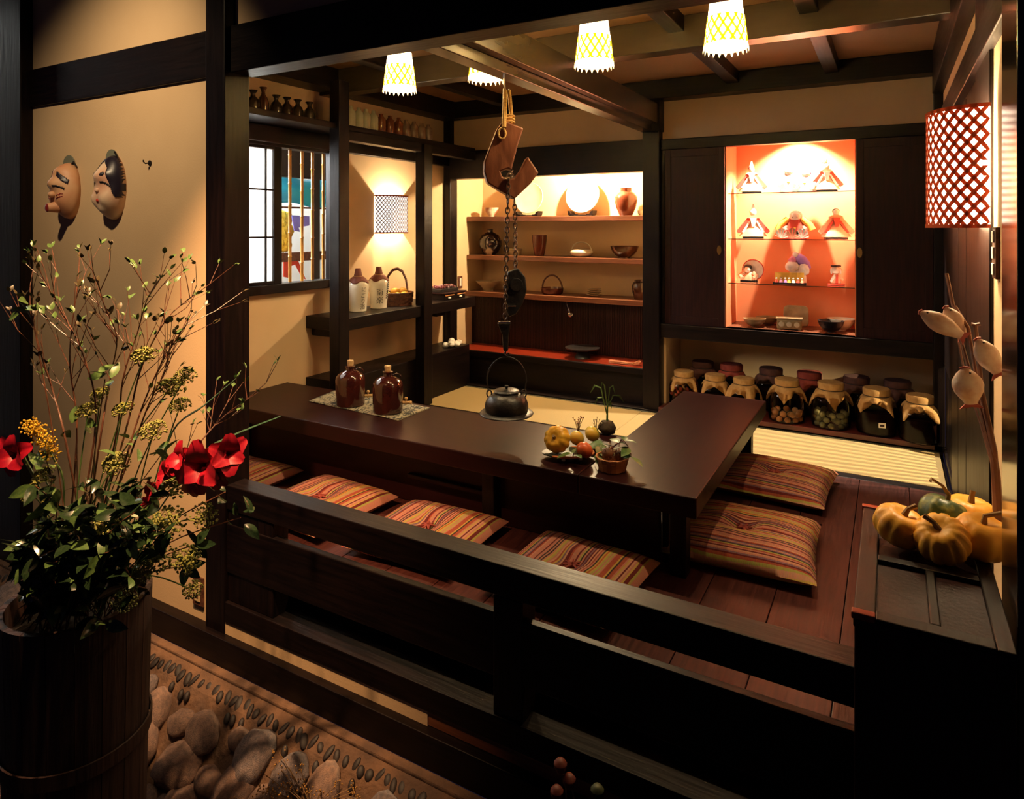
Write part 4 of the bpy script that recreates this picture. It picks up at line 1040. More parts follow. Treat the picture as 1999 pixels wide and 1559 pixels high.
pot('deep_bowl', 'wide dark red bowl at the right of the middle shelf', 1219, S2, bowl(.125, .105), g_dark)
pot('serving_bowl', 'wide grey bowl on a foot at the left of the bottom shelf', 953, S3, [(0, 0), (.05, 0), (.052, .02), (.06, .03), (.115, .085), (.122, .095), (.116, .095), (.055, .04), (0, .035)], g_grey)
bb = pot('lacquer_basket', 'red-brown lacquer bowl with tall dark arched handle', 1078, S3, [(0, 0), (.085, 0), (.098, .012), (.108, .06), (.10, .06), (.09, .02), (0, .015)], g_red, cat='bowl')
MB().tube([(.102 * math.cos(a), 0, .05 + .125 * math.sin(a)) for a in [PI * i / 16 for i in range(17)]], .008, 8).part('handle', M['wick'], bb)
pt = aty(1160, YH, SY)
for i in range(4):
    tag(MB().lathe([(0, 0), (.04, 0), (.072, .012), (.075, .017), (.07, .017), (0, .008)], 4, m=Matrix.Rotation(PI / 4 + .04 * i, 4, 'Z')).part('square_plate', g_grey, loc=(pt.x, SY, S3 + .001 + i * .0175), bevel=.002, smooth=False),
        ['lowest small square plate of the stack on the bottom shelf', 'second small square plate from the bottom of the stack', 'third small square plate from the bottom of the stack', 'topmost small square plate of the stack on the bottom shelf'][i], 'plate', 'stacked square plates on the bottom shelf')
pot('dark_jar', 'dark squat jar at the right end of the bottom shelf', 1250, S3, [(0, 0), (.05, 0), (.07, .06), (.075, .11), (.06, .145), (.05, .15), (.05, .165), (.04, .165), (0, .15)], g_dark, cat='jar')
# on the low counter
p = aty(1137, 690, 5.36)
t = thing('footed_tray', 'shallow dark round tray on a stand on the red counter', 'tray', (p.x, 5.36, CZ))
MB().lathe([(0, 0), (.07, 0), (.06, .02), (.045, .05), (.07, .07), (.145, .082), (.15, .092), (.144, .093), (.07, .082), (0, .080)], 36).part('tray', M['black'], t)
p = aty(1110, 640, 5.46)
t = thing('copper_ladle', 'shiny metal ladle hanging in front of the reeds', 'ladle', (p.x, 5.50, -.80))
MB().ell((0, 0, 0), (.028, .02, .028), 14, 10).part('cup', M['steel'], t); MB().tube([(-.01, .0, .02), (-.035, .01, .075), (-.06, .03, .13)], [.004, .004, .005], 8).part('handle', M['steel'], t)
p = aty(1222, 706, 5.30)
t = thing('twig_bundle', 'tied bundle of straw stalks lying at the right of the red counter', 'bundle', (p.x, 5.28, CZ + .012))
rr = random.Random(6); m = MB()
for i in range(16):
    y = rr.uniform(-.022, .022); z = rr.uniform(-.008, .012)
    m.tube([(-.14, y * 1.2, z), (.07, y * .4, z * .5), (.13, y * 1.8, z + .03 * rr.random())], .0025, 4)
m.part('stalks', mat('red_straw', (.55, .20, .08), .6), t); MB().tube([(.07, .013 * math.cos(a), .013 * math.sin(a)) for a in [i * .7 for i in range(10)]], .003, 5).part('tie', M['rope'], t)

# ================================================================ dolls and bowls in the cabinet
def dcol(n, c, r=.7): 
    if n not in M: M[n] = mat(n, c, r, tuple(q * .8 for q in c), 30)
    return M[n]
dcol('kimono_red', (.58, .06, .03)); dcol('kimono_peach', (.74, .36, .20)); dcol('kimono_white', (.82, .76, .66)); dcol('kimono_gold', (.75, .48, .06)); dcol('kimono_purple', (.38, .18, .48)); dcol('doll_face', (.86, .74, .62), .5); dcol('doll_hair', (.02, .015, .015), .4); dcol('kimono_green', (.16, .20, .10)); dcol('kimono_pink', (.72, .22, .34))
DY = 5.38
def paper_doll(label, px, z, sc, robe, sleeve, inner, head, hat=None, Y=DY):
    p = aty(px, YH, Y); t = thing('paper_doll', label, 'doll', (p.x, Y, z), rz=.25, sc=sc, group='paper dolls on the glass shelves')
    bx(-.045, .045, -.022, .022, 0, .008).part('stand', M['dark'], t, smooth=False)
    MB().lathe([(0, .008), (.062, .010), (.050, .03), (.024, .06), (.016, .085), (.0, .092)], 14, sy=.55).part('robe', M[robe], t)
    for s in (-1, 1):
        MB().prism([(s * .008, .098), (s * .026, .094), (s * .074, .034), (s * .062, .022), (s * .045, .034), (s * .012, .074)], -.012, .014).part('sleeve', M[sleeve], t, bevel=.002, smooth=False)
        MB().prism([(s * .010, .082), (s * .018, .082), (s * .050, .030), (s * .040, .026)], -.016, -.011).part('sleeve_lining', M[inner], t, smooth=False)
    MB().prism([(-.014, .095), (.014, .095), (.006, .055), (-.006, .055)], -.020, -.010).part('collar', M[inner], t, smooth=False)
    MB().prism([(-.030, .096), (-.014, .106), (.014, .106), (.030, .096), (0, .09)], -.014, .016).part('shoulder', M[robe], t, smooth=False)
    MB().ell((0, -.002, .117), (.014, .013, .016), 14, 10).part('head', M['doll_face'], t)
    MB().ell((0, .003, .122), (.0155, .0135, .014), 14, 8).part('hair', M[head], t)
    if hat == 'tall': MB().prism([(-.010, .132), (.010, .132), (.004, .158), (-.002, .16)], -.003, .004).part('hat', M['kimono_white'], t, smooth=False)
    if hat == 'crown': 
        m = MB()
        for k in range(7): m.tube([(0, 0, .13), (.020 * math.cos(.3 + k * .4), 0, .13 + .022 * math.sin(.3 + k * .4))], .0015, 4)
        m.part('crown', M['brass'], t)
    if hat == 'flat': bx(-.022, .022, -.018, .018, .132, .139).part('hat', M['doll_hair'], t, bevel=.003, smooth=False)
    return t
G1, G2, G3 = GS[0] + .001, GS[1] + .001, GS[2] + .001
paper_doll('white and red paper doll at the left of the top glass shelf', 1467, G1, 1.55, 'kimono_peach', 'kimono_red', 'kimono_white', 'doll_hair', 'tall')
paper_doll('red robed paper doll with crown at the right of the top glass shelf', 1613, G1, 1.55, 'kimono_peach', 'kimono_red', 'kimono_white', 'doll_hair', 'crown')
paper_doll('paper doll with white head-dress at the left of the second glass shelf', 1470, G2, 1.65, 'kimono_peach', 'kimono_red', 'kimono_white', 'kimono_white', 'tall')
paper_doll('pink robed paper doll at the right of the second glass shelf', 1632, G2, 1.65, 'kimono_peach', 'kimono_peach', 'kimono_red', 'doll_hair')
def robe_doll(label, px, z, body, hood, r, h, Y=DY, lean=0):
    p = aty(px, YH, Y); t = thing('robed_doll', label, 'doll', (p.x, Y, z), group='robed dolls in the middle of the cabinet')
    MB().lathe([(0, 0), (r, 0), (r * 1.08, h * .12), (r * 1.0, h * .4), (r * .72, h * .68), (r * .5, h * .82), (r * .2, h * .92), (0, h * .94)], 24, sy=.8).part('robe', M[body], t)
    hd = MB().ell((lean, -.01, h * .80), (r * .52, r * .5, r * .50), 16, 10).part('head', M['doll_face'], t)
    MB().ell((lean, .012, h * .86), (r * .60, r * .52, r * .50), 16, 10).part('hood', M[hood], t)
    for s in (-1, 1): 
        MB().tube([(s * r * .6, -.01, h * .55), (s * r * .95, -.035, h * .36), (s * r * .7, -.06, h * .24)], [r * .26, r * .3, r * .36], 10).part('sleeve', M[body], t)
        MB().ell((lean + s * r * .2, -.01 - r * .46, h * .80), (.0035, .002, .003), 6, 4).part('eye', M['black'], hd)
    m = MB()
    for k in range(7): m.ell((r * math.sin(k * 1.7) * .85, -r * .72 * math.cos(k * .5 - 1.3), h * (.12 + .09 * k * .6)), (.010, .005, .010), 8, 5)
    m.part('flower_pattern', M[hood], t)
    MB().tube([(-r * .75, -r * .45, h * .42), (0, -r * .78, h * .40), (r * .75, -r * .45, h * .42)], .006, 6).part('sash', M['kimono_gold'], t)
    return t
robe_doll('white doll with purple drapery at the left of the pair on the top glass shelf', 1541, G1, 'kimono_white', 'kimono_purple', .062, .19)
robe_doll('plump white doll with purple bow, right of the pair on the top glass shelf', 1572, G1, 'kimono_white', 'kimono_purple', .066, .165, DY + .01)
rd = robe_doll('large doll in red and gold with flowered sleeves on the second glass shelf', 1553, G2, 'kimono_red', 'doll_face', .078, .20)
for s in (-1, 1): MB().tube([(s * .05, -.02, .15), (s * .10, -.03, .10), (s * .115, -.03, .065)], [.022, .026, .030], 12).part('gold_sleeve', M['kimono_gold'], rd)
for k, dx in enumerate((-.085, -.01, .055)):
    m = MB()
    for j in range(6):
        a = PI * j / 5; m.prism([(dx, .005), (dx + .045 * math.cos(a - .25), .012 + .07 * math.sin(a - .25) if a > .25 else .012), (dx + .045 * math.cos(a + .2), .012 + .07 * abs(math.sin(a + .2)))], -.085 - .004 * j - .012 * (k == 1), -.082 - .004 * j - .012 * (k == 1))
    m.part('paper_blossom', M['kimono_white' if k != 1 else 'kimono_peach'], rd, smooth=False)
# bottom glass shelf
p = aty(1462, YH, DY); t = thing('drum_doll', 'seated doll in front of a round white fan on the third glass shelf', 'doll', (p.x, DY, G3))
bx(-.06, .06, -.03, .03, 0, .014).part('stand', M['dark'], t, smooth=False)
MB().lathe([(0, -.006), (.074, -.006), (.078, 0), (.074, .006), (0, .006)], 36, m=Matrix.Translation((.025, .03, .092)) @ Matrix.Rotation(PI / 2, 4, 'X')).part('fan', M['kimono_white'], t)
MB().tube([(.025 + .078 * math.cos(a), .026, .092 + .078 * math.sin(a)) for a in [2 * PI * i / 32 for i in range(32)]], .004, 6, closed=True).part('fan_rim', M['kimono_red'], t)
MB().lathe([(0, .014), (.062, .016), (.055, .05), (.032, .075), (0, .085)], 16, sy=.6).part('robe', M['kimono_peach'], t)
MB().ell((-.008, -.012, .096), (.024, .022, .026), 14, 10).part('head', M['doll_face'], t); MB().ell((-.008, .0, .112), (.032, .026, .022), 14, 8).part('hair', M['doll_hair'], t)
for s in (-1, 1): MB().tube([(s * .035, -.01, .07), (s * .06, -.03, .05), (s * .045, -.04, .03)], .018, 8).part('sleeve', M['kimono_peach'], t)
p = aty(1556, YH, DY + .03); t = thing('hooded_doll', 'white doll in a purple hood leaning behind the golden screen', 'doll', (p.x, DY + .06, G3))
MB().lathe([(0, 0), (.065, 0), (.06, .05), (.045, .10), (0, .13)], 20, sy=.7).part('robe', M['kimono_white'], t)
MB().ell((-.035, -.02, .125), (.050, .040, .042), 16, 10, fn=lambda d: 1 + .1 * noise.noise(d * 3)).part('sleeve', M['kimono_white'], t)
MB().ell((.045, -.02, .105), (.040, .035, .045), 16, 10, fn=lambda d: 1 + .15 * noise.noise(d * 3)).part('sleeve', M['kimono_white'], t)
MB().tube([(-.01, 0, .22), (.0, 0, .20), (.03, 0, .17), (.065, 0, .14), (.085, -.01, .115)], [.012, .034, .040, .028, .012], 12).part('hood', M['kimono_purple'], t)
MB().tube([(-.02, -.01, .20), (-.035, -.015, .17), (-.03, -.02, .15)], [.02, .032, .02], 10).part('hood_fold', M['kimono_pink'], t)
MB().ell((-.012, -.02, .215), (.021, .019, .021), 14, 10).part('head', M['doll_face'], t)
p = aty(1541, YH, DY - .05); t = thing('folding_screen', 'small golden folding screen on a dark base on the third glass shelf', 'screen', (p.x, DY - .05, G3), rz=.12)
bx(-.115, .115, -.03, .022, 0, .012).part('base', M['dark'], t, bevel=.002, smooth=False)
for k in range(4): 
    a = .28 if k % 2 else -.28
    bx(-.0255, .0255, -.002, .002, .012, .085, Matrix.Translation((-.075 + k * .05, .01, 0)) @ Matrix.Rotation(a, 4, 'Z')).part('panel', M['kimono_gold'], t, smooth=False)
for k, (dx, c1) in enumerate(((-.085, 'kimono_red'), (-.055, 'kimono_pink'), (-.025, 'kimono_purple'), (.0, 'kimono_gold'), (.03, 'kimono_white'), (.06, 'kimono_red'), (.09, 'kimono_peach'))):
    q = thing('tiny_doll', '%s tiny doll from the left before the golden screen' % ['first', 'second', 'third', 'fourth', 'fifth', 'sixth', 'seventh'][k], 'doll', (p.x + dx, DY - .075 + dx * .12, G3 + .012), group='tiny dolls before the golden screen')
    MB().lathe([(0, 0), (.013, 0), (.008, .018), (0, .026)], 10).part('robe', M[c1], q); MB().ell((0, -.001, .030), .0065, 8, 6).part('head', M['doll_face'], q); MB().ell((0, .002, .0325), .0068, 8, 6).part('hair', M['doll_hair'], q)
p = aty(1632, YH, DY); t = thing('hat_doll', 'paper doll with flat black hat at the right of the third glass shelf', 'doll', (p.x, DY, G3), rz=.2)
bx(-.055, .055, -.028, .028, 0, .012).part('stand', M['kimono_red'], t, bevel=.002, smooth=False)
MB().prism([(-.038, .012), (.034, .012), (.018, .085), (-.014, .085)], -.014, .014).part('robe', M['kimono_peach'], t, bevel=.003, smooth=False)
MB().prism([(-.008, .012), (.012, .012), (.010, .08), (.0, .08)], -.018, -.013).part('apron', M['kimono_red'], t, smooth=False)
MB().prism([(-.014, .082), (-.040, .03), (-.030, .022), (-.006, .06)], -.016, .012).part('sleeve', M['kimono_white'], t, smooth=False); MB().prism([(.014, .082), (.050, .045), (.044, .036), (.010, .06)], -.016, .012).part('sleeve', M['kimono_peach'], t, smooth=False)
MB().ell((0, 0, .112), (.030, .022, .030), 16, 10).part('head', M['doll_face'], t)
for s in (-1, 1): MB().ell((s * .030, 0, .105), (.008, .015, .024), 10, 8).part('hair_lock', M['kimono_white'], t)
MB().lathe([(0, .136), (.034, .136), (.036, .142), (.028, .148), (0, .150)], 16, sy=.7).part('hat', M['doll_hair'], t)
# pottery on the niche floor
NZ = NZ0 + .001
g_sh = mat('shino_glaze', (.42, .30, .16), .3, (.24, .15, .07), 14); 
p = atz(1476, 633, NZ); pot('leaf_bowl', 'low tan bowl with pale rim at the left of the cabinet floor', 1473, NZ, bowl(.082, .062, .35), g_sh, Y=5.30)
pot('leaf_bowl', 'low tan bowl behind the pale-rimmed bowl on the cabinet floor', 1498, NZ, bowl(.085, .060, .35), g_sh, Y=5.46)
p = aty(1541, YH, 5.30); t = thing('ceramic_box', 'square tan ceramic box with flower pattern on the cabinet floor', 'box', (p.x, 5.30, NZ), rz=.1)
bx(-.085, .085, -.05, .05, .006, .075).part('box', g_sh, t, bevel=.008, smooth=False); bx(-.092, .092, -.057, .057, .075, .088).part('rim', g_sh, t, bevel=.005, smooth=False)
for k in range(3): MB().lathe([(0, 0), (.020, 0), (.017, .004), (0, .006)], 14, m=Matrix.Translation((-.052 + .052 * k, -.051, .04)) @ Matrix.Rotation(PI / 2, 4, 'X')).part('flower', g_plate, t)
for sx in (-1, 1):
    for sy_ in (-1, 1): bx(sx * .07 - .01, sx * .07 + .01, sy_ * .035 - .01, sy_ * .035 + .01, 0, .007).part('foot', g_sh, t, smooth=False)
p = aty(1553, YH, 5.42); t = thing('box_lid', 'rounded ceramic lid standing upright behind the ceramic box', 'lid', (p.x, 5.44, NZ), rot=(math.radians(-12), 0, .1))
MB().prism([(-.088, .03)] + [(.088 * c1 * (abs(math.cos(a)) ** .35) , .10 + .062 * (abs(math.sin(a)) ** .6)) for a in [PI - PI * i / 14 for i in range(15)] for c1 in ((1 if math.cos(a) > 0 else -1),)] + [(.088, .03), (.075, .004), (-.075, .004)], -.010, .012).part('lid', g_sh, t, bevel=.006, smooth=False)
pot('black_bowl', 'black glazed bowl at the right of the cabinet floor', 1622, NZ, bowl(.088, .085, .3), M['black'], Y=5.29)
pot('white_lined_bowl', 'bowl with white inside behind the black bowl', 1642, NZ, bowl(.095, .085, .35), g_dark, Y=5.43).children[0].data.materials[0] = g_plate

# ================================================================ preserve jars
M['cloth'] = mat('unbleached_cloth', (.46, .26, .09), .9, (.36, .19, .062), 30, bump=.4)
M['clothd'] = mat('dark_cloth', (.09, .03, .022), .9, (.06, .02, .016), 30, bump=.4)
M['clothr'] = mat('red_cloth', (.30, .05, .03), .9, (.22, .03, .02), 30, bump=.4)
M['liquid'] = mat('dark_liquor', (.010, .004, .003), .5, spec=0.0)
M['liquor2'] = thin('amber_liquor', (1, .9, .8), fres=1.2, tcol=(.75, .5, .3))
jar_glass = MB().lathe([(0, .0), (.100, .0), (.118, .010), (.122, .03), (.122, .17), (.112, .205), (.085, .228), (.072, .238), (.072, .262)], 36, cap=False).mesh('glass', M['jarglass'])
liq_me = MB().lathe([(0, .008), (.098, .008), (.115, .02), (.116, .15), (0, .15)], 32).mesh('contents', M['liquid'])
lid_me = {}
for k in ('cloth', 'clothd', 'clothr'):
    lid_me[k] = MB().lathe([(.072, .246), (.080, .252), (.082, .285), (.076, .294), (.04, .297), (0, .297)], 32).mesh('cloth_top', M[k])
str_me = MB().tube(ring(.076, .249, 28), .004, 6, closed=True).mesh('string', M['black'])
def skirt(k, seed, long=1.0):
    rr = random.Random(seed); ph = rr.uniform(0, 6.28); sd = [rr.uniform(0, 6.28) for _ in range(3)]
    def fn(u, v):
        a = u * 2 * PI
        sq = 1 / max(abs(math.cos(a - ph)), abs(math.sin(a - ph)))          # a square cloth: corners hang longest
        ln = (.045 + .085 * (sq - 1) / .414) * long
        r = .077 + ln * v * (.72 - .25 * v) + .008 * math.sin(7 * a + sd[0]) * v + .005 * math.sin(11 * a + sd[1]) * v
        z = .247 - ln * v * (.35 + .55 * v) + .006 * math.sin(9 * a + sd[2]) * v
        return (r * math.cos(a), r * math.sin(a), z)
    return MB().grid(fn, 64, 7).mesh('cloth_skirt', M[k])
def jar(px, Y, s, cloth, label, seed, fill=True, long=1.0, zoff=0):
    x = xat(px, Y); t = thing('preserve_jar', label, 'jar', (x, Y, JZ), rz=seed, sc=s, group='glass preserve jars under the cabinet')
    inst('glass', jar_glass, t)
    if fill: inst('contents', liq_me, t)
    inst('cloth_top', lid_me[cloth], t); inst('string', str_me, t)
    o = inst('cloth_skirt', skirt(cloth, seed, long), t); md = o.modifiers.new('s', 'SOLIDIFY'); md.thickness = .002
    return t, x
jar(1335, 5.20, .93, 'cloth', 'leftmost cloth-covered jar with red fruit beside the middle post', 1, fill=False)
jar(1396, 5.19, .93, 'cloth', 'second cloth-covered jar from the middle post', 2)
jar(1452, 5.18, .93, 'cloth', 'third jar from the middle post, its cloth hanging lowest', 3, long=1.5)
j4 = jar(1536, 5.18, 1.02, 'cloth', 'cloth-covered jar of pale plums just right of the table end', 4, fill=False)
j5 = jar(1622, 5.18, 1.05, 'cloth', 'widest cloth-covered jar, of green plums, in the middle of the tatami', 5, fill=False)
j6 = jar(1711, 5.17, 1.03, 'cloth', 'cloth-covered jar with a small white price tag', 6)
jar(1797, 5.11, 1.02, 'cloth', 'rightmost and nearest cloth-covered jar, standing lower by the corner', 8)
for i, (px, k, lab) in enumerate(((1372, 'clothd', 'dark covered jar in the back row, leftmost'), (1428, 'clothr', 'red covered jar in the back row behind the second and third jars'), (1505, 'clothd', 'dark covered jar in the back row left of the pale plum jar'),
                         (1580, 'clothr', 'red covered jar in the back row between the two plum jars'), (1672, 'clothd', 'dark covered jar in the back row behind the price tag jar'), (1752, 'clothd', 'dark covered jar in the back row, rightmost'))):
    jar(px, 5.46, 1.06, k, lab, 20 + i, long=.8)
def fill_fruit(j, n, r, R_, mt_, label, group, seed, z0=.022):
    rr = random.Random(seed); me = MB().ell((0, 0, 0), (r, r, r * .94), 10, 7).mesh('pickled_plum', mt_); k = 0; lay = 0
    while k < n:
        for q in range(9):
            if k >= n: break
            a = 2 * PI * q / 9 + lay * .35 + rr.uniform(-.08, .08); rad = R_ - .004
            o = inst('pickled_plum', me, None, (j[1] + rad * math.cos(a), 0, 0)); o.location.y = 5.18 + rad * math.sin(a); o.location.z = JZ + z0 + lay * r * 1.75; o.rotation_euler = (rr.random(), rr.random(), 0)
            tag(o, label, 'plum', group); k += 1
        lay += 1
fill_fruit(j4, 18, .022, .092, mat('pale_plum', (.52, .24, .10), .4), 'pale pickled plum in the jar just right of the table end', 'pale plums in a jar', 1)
fill_fruit(j5, 27, .021, .097, mat('green_plum', (.20, .21, .11), .4), 'green pickled plum in the widest jar', 'green plums in a jar', 2)
x1 = xat(1335, 5.20)
rr = random.Random(9); me = MB().ell((0, 0, 0), .014, 8, 6).mesh('red_berry', mat('dark_red_fruit', (.28, .05, .03), .35)); 
for i in range(40):
    a = 2 * PI * (i % 13) / 13 + .2 * (i // 13); o = inst('red_fruit', me, None, (x1 + .10 * math.cos(a), 5.20 + .10 * math.sin(a), JZ + .10 + .026 * (i // 13))); tag(o, 'small red fruit in the leftmost jar', 'fruit', 'red fruit in the leftmost jar')
tg = thing('price_tag', 'small white price tag on the front of a preserve jar', 'label', (j6[1] + .035, 5.17 - .1285, JZ + .085), rz=.25)
bx(-.021, .021, -.0008, .0008, -.016, .016).part('paper', M['white'], tg, smooth=False); bx(-.013, .013, -.0016, -.0008, -.008, .006).part('print', M['door'], tg, smooth=False)
# ================================================================ masks and fittings on the front wall
WY = 1.849
def gauss(x, z, cx, cz, sx, sz): return math.exp(-((x - cx) / sx) ** 2 - ((z - cz) / sz) ** 2)
def make_mask(label, loc, w_, h_, dep, bumps, skin, patches, extra):
    t = thing('festival_mask', label, 'mask', loc, group='festival masks on the cream wall')
    def depth(x, z):
        q = 1 - (x / w_) ** 2 - (z / h_) ** 2
        y = dep * max(0, q) ** .5
        for (a, cx, cz, sx, sz) in bumps: y += a * gauss(x, z, cx, cz, sx, sz) * min(1, max(0, q) * 6)
        return y
    m = MB()
    def fn(u, v):
        a = u * 2 * PI; r = v ** .8; x = w_ * r * math.cos(a); z = h_ * r * math.sin(a); return (x, -depth(x, z), z)
    m.grid(fn, 40, 16); m.add([(w_ * math.cos(2 * PI * i / 40), 0, h_ * math.sin(2 * PI * i / 40)) for i in range(40)], [tuple(range(40))])
    face = m.part('face', skin, t, ang=2.5)
    for (nm, mt_, inside, off) in patches:
        pm = MB(); n = 70; idx = {}; vs = []; fs = []
        for j in range(n):
            for i in range(n):
                x = -w_ + 2 * w_ * (i + .5) / n; z = -h_ + 2 * h_ * (j + .5) / n
                if (x / w_) ** 2 + (z / h_) ** 2 < .985 and inside(x, z):
                    b0 = len(vs); s = 2 * w_ / n * .5; s2 = 2 * h_ / n * .5
                    for (dx, dz) in ((-s, -s2), (s, -s2), (s, s2), (-s, s2)): vs.append((x + dx, -depth(x + dx, z + dz) - off, z + dz))
                    fs.append((b0, b0 + 1, b0 + 2, b0 + 3))
        if vs: pm.add(vs, fs); pm.part(nm, mt_, t, ang=2.5, solid=.002)
    extra(t, depth)
    return t
skin1 = mat('tan_mask_skin', (.60, .27, .14), .5, (.66, .40, .22), 9); skin2 = mat('pale_mask_skin', (.78, .60, .42), .45, (.70, .38, .25), 8)
mred = mat('mask_red', (.24, .02, .02), .4); mhair = mat('mask_hair', (.014, .010, .022), .35)
def eyes(x0, z0, wd=.022, slope=.35):
    def f(x, z):
        ax = abs(x) - x0
        return abs(ax) < wd and abs(z - z0 + slope * ax - .006 * (1 - (ax / wd) ** 2)) < .0045
    return f
cx1 = aty(112, 372, WY - .05); cx2 = aty(197, 366, WY - .05)
def ex1(t, depth):
    MB().tube([(-.006, -.060, -.082), (-.012, -.092, -.086), (-.014, -.104, -.087)], [.030, .023, .021], 16).part('mouth', skin1, t)
    MB().ell((-.014, -.105, -.087), (.019, .006, .021), 14, 8).part('lips', mred, t)
    MB().ell((0, -.088, -.022), (.017, .020, .016), 14, 10).part('nose', skin1, t)
    MB().lathe([(0, 0), (.052, 0), (.052, .004), (0, .004)], 24, sy=.9, m=Matrix.Translation((-.01, -.004, .135)) @ Matrix.Rotation(PI / 2, 4, 'X')).part('head_cloth', mat('grey_green_cloth', (.17, .18, .13), .9), t)
    MB().tube([(.02, -.01, .13), (.05, -.015, .145), (.06, -.005, .12)], .004, 6).part('cord', M['black'], t)
make_mask('tan festival mask with puckered mouth, the left of the two masks', (cx1.x + .03, WY, cx1.z + .0), .088, .145, .080,
          [(.03, 0, .035, .05, .03), (.018, -.05, -.05, .035, .05), (.018, .05, -.05, .035, .05), (.02, 0, .10, .06, .03)], skin1,
          [(n_, m_, (lambda x, z, s_=s_, f_=f_: s_ * x > 0 and f_(x, z)), .0012) for s_ in (-1, 1) for (n_, m_, f_) in (
              ('eyebrow', mhair, lambda x, z: abs(abs(x) - .045) < .026 and abs(z - .062 + .9 * (abs(x) - .045)) < .011), ('eye', M['black'], eyes(.042, .012)),
              ('wrinkle', mred, lambda x, z: abs(abs(x) - .045) < .016 and abs(z + .022 - .3 * (abs(x) - .045)) < .0025), ('wrinkle', mred, lambda x, z: abs(abs(x) - .045) < .016 and abs(z + .036 - .4 * (abs(x) - .045)) < .0025))], ex1)
def ex2(t, depth):
    MB().ell((0, -.082, -.016), (.013, .013, .011), 12, 8).part('nose', skin2, t)
    MB().ell((0, -depth(0, -.062) + .001, -.062), (.012, .006, .009), 12, 8).part('lips', mat('mask_lips', (.52, .05, .03), .4), t)
    MB().lathe([(0, 0), (.045, 0), (.045, .004), (0, .004)], 24, sy=.9, m=Matrix.Translation((-.02, -.004, .145)) @ Matrix.Rotation(PI / 2, 4, 'X')).part('head_cloth', mat('grey_green_cloth_b', (.17, .18, .13), .9), t)
    MB().tube([(.02, -.005, .15), (.03, -.02, .17), (.035, -.008, .14)], .004, 6).part('cord', M['black'], t)
make_mask('pale round-cheeked festival mask with black hair, the right of the two masks', (cx2.x + .03, WY, cx2.z + .0), .092, .155, .078,
          [(.026, -.05, -.062, .04, .045), (.026, .05, -.062, .04, .045), (.022, 0, .055, .06, .03), (.01, 0, -.11, .03, .02)], skin2,
          [('hair', mhair, lambda x, z: z > .082 + .045 * max(0, 1 - abs(x) / .05) or (abs(x) > .040 + max(0, (.085 - z)) * .30 and z > -.05), .002)]
          + [(n_, m_, (lambda x, z, s_=s_, f_=f_: s_ * x > 0 and f_(x, z)), .0012) for s_ in (-1, 1) for (n_, m_, f_) in (('eyebrow', mhair, lambda x, z: (abs(x) - .033) ** 2 + (z - .060) ** 2 < .009 ** 2), ('eye', M['black'], eyes(.040, .014)))], ex2)
p = aty(293, 318, WY); t = thing('wall_hook', 'small empty metal hook on the cream wall', 'hook', p)
MB().lathe([(0, 0), (.012, 0), (.012, .004), (0, .005)], 12, m=Matrix.Rotation(PI / 2, 4, 'X')).part('plate', M['iron'], t); MB().tube([(0, -.004, 0), (-.004, -.02, -.004), (-.006, -.028, .004), (-.006, -.028, .012)], .003, 6).part('prong', M['iron'], t)
p = aty(389, 1152, WY); t = thing('wall_outlet', 'brown framed cream power outlet low on the wall by the post', 'outlet', p)
bx(-.036, .036, -.008, 0, -.062, .062).part('plate', M['wick'], t, bevel=.003, smooth=False)
o = bx(-.018, .018, -.012, -.008, -.042, .042).part('insert', mat('ivory_plastic', (.66, .50, .26), .4), t, bevel=.002, smooth=False)
for zz in (.02, -.02): bx(-.008, .008, -.013, -.012, zz - .007, zz + .007).part('socket', M['wick'], o, smooth=False)

# ================================================================ stone footing
sw = struct('wall_stone', MB().add([(x, y, z) for x in (-4.6, .3) for (y, z) in ((1.80, -1.815), (1.775, -1.820), (1.71, -1.862), (1.26, -2.46), (1.80, -2.46))],
            [(0, 1, 2, 3, 4), (9, 8, 7, 6, 5)] + [(i, (i + 1) % 5, (i + 1) % 5 + 5, i + 5) for i in range(5)]), M['mortar'], 'rough stone and mortar footing under the alcove', bevel=0)
bx(-4.6, .3, 1.765, 1.80, -1.83, -1.812).part('mortar_cap', M['mortar'], sw, smooth=False, bevel=.006)
srr = random.Random(12); sme = []
for k in range(9):
    sd = Vector((k * 3.1, k * 1.7, 0))
    sme.append(MB().ell((0, 0, 0), 1.0, 14, 9, fn=lambda d, sd=sd: 1 + .22 * noise.noise(d * 1.3 + sd) + .06 * noise.noise(d * 4 + sd)).mesh('stone', M['stone' if k % 3 else 'stone2'], True, 2.5))
nrm = Vector((0, -.60, .44)).normalized(); dn = Vector((0, -.44, -.60)).normalized(); org = Vector((0, 1.71, -1.862))
qn = Matrix((Vector((1, 0, 0)), dn, nrm)).transposed().to_quaternion()
for row in range(6):
    t_ = .085 + row * .125; x = -4.4 + srr.uniform(0, .1)
    while x < -.75:
        s = srr.uniform(.075, .125) if srr.random() > .3 else srr.uniform(.045, .065)
        p = org + Vector((x, 0, 0)) + dn * (t_ + srr.uniform(-.03, .03)) + nrm * .012
        o = inst('stone', srr.choice(sme), sw, p, (qn @ Euler((0, 0, srr.uniform(0, 6.28))).to_quaternion()).to_euler(), (s * srr.uniform(.9, 1.15), s * srr.uniform(.7, .9), s * srr.uniform(.4, .55)))
        x += s * srr.uniform(1.7, 2.0)
pme = MB().ell((0, 0, 0), 1, 10, 6).mesh('pebble', M['pebble'])
x = -4.4
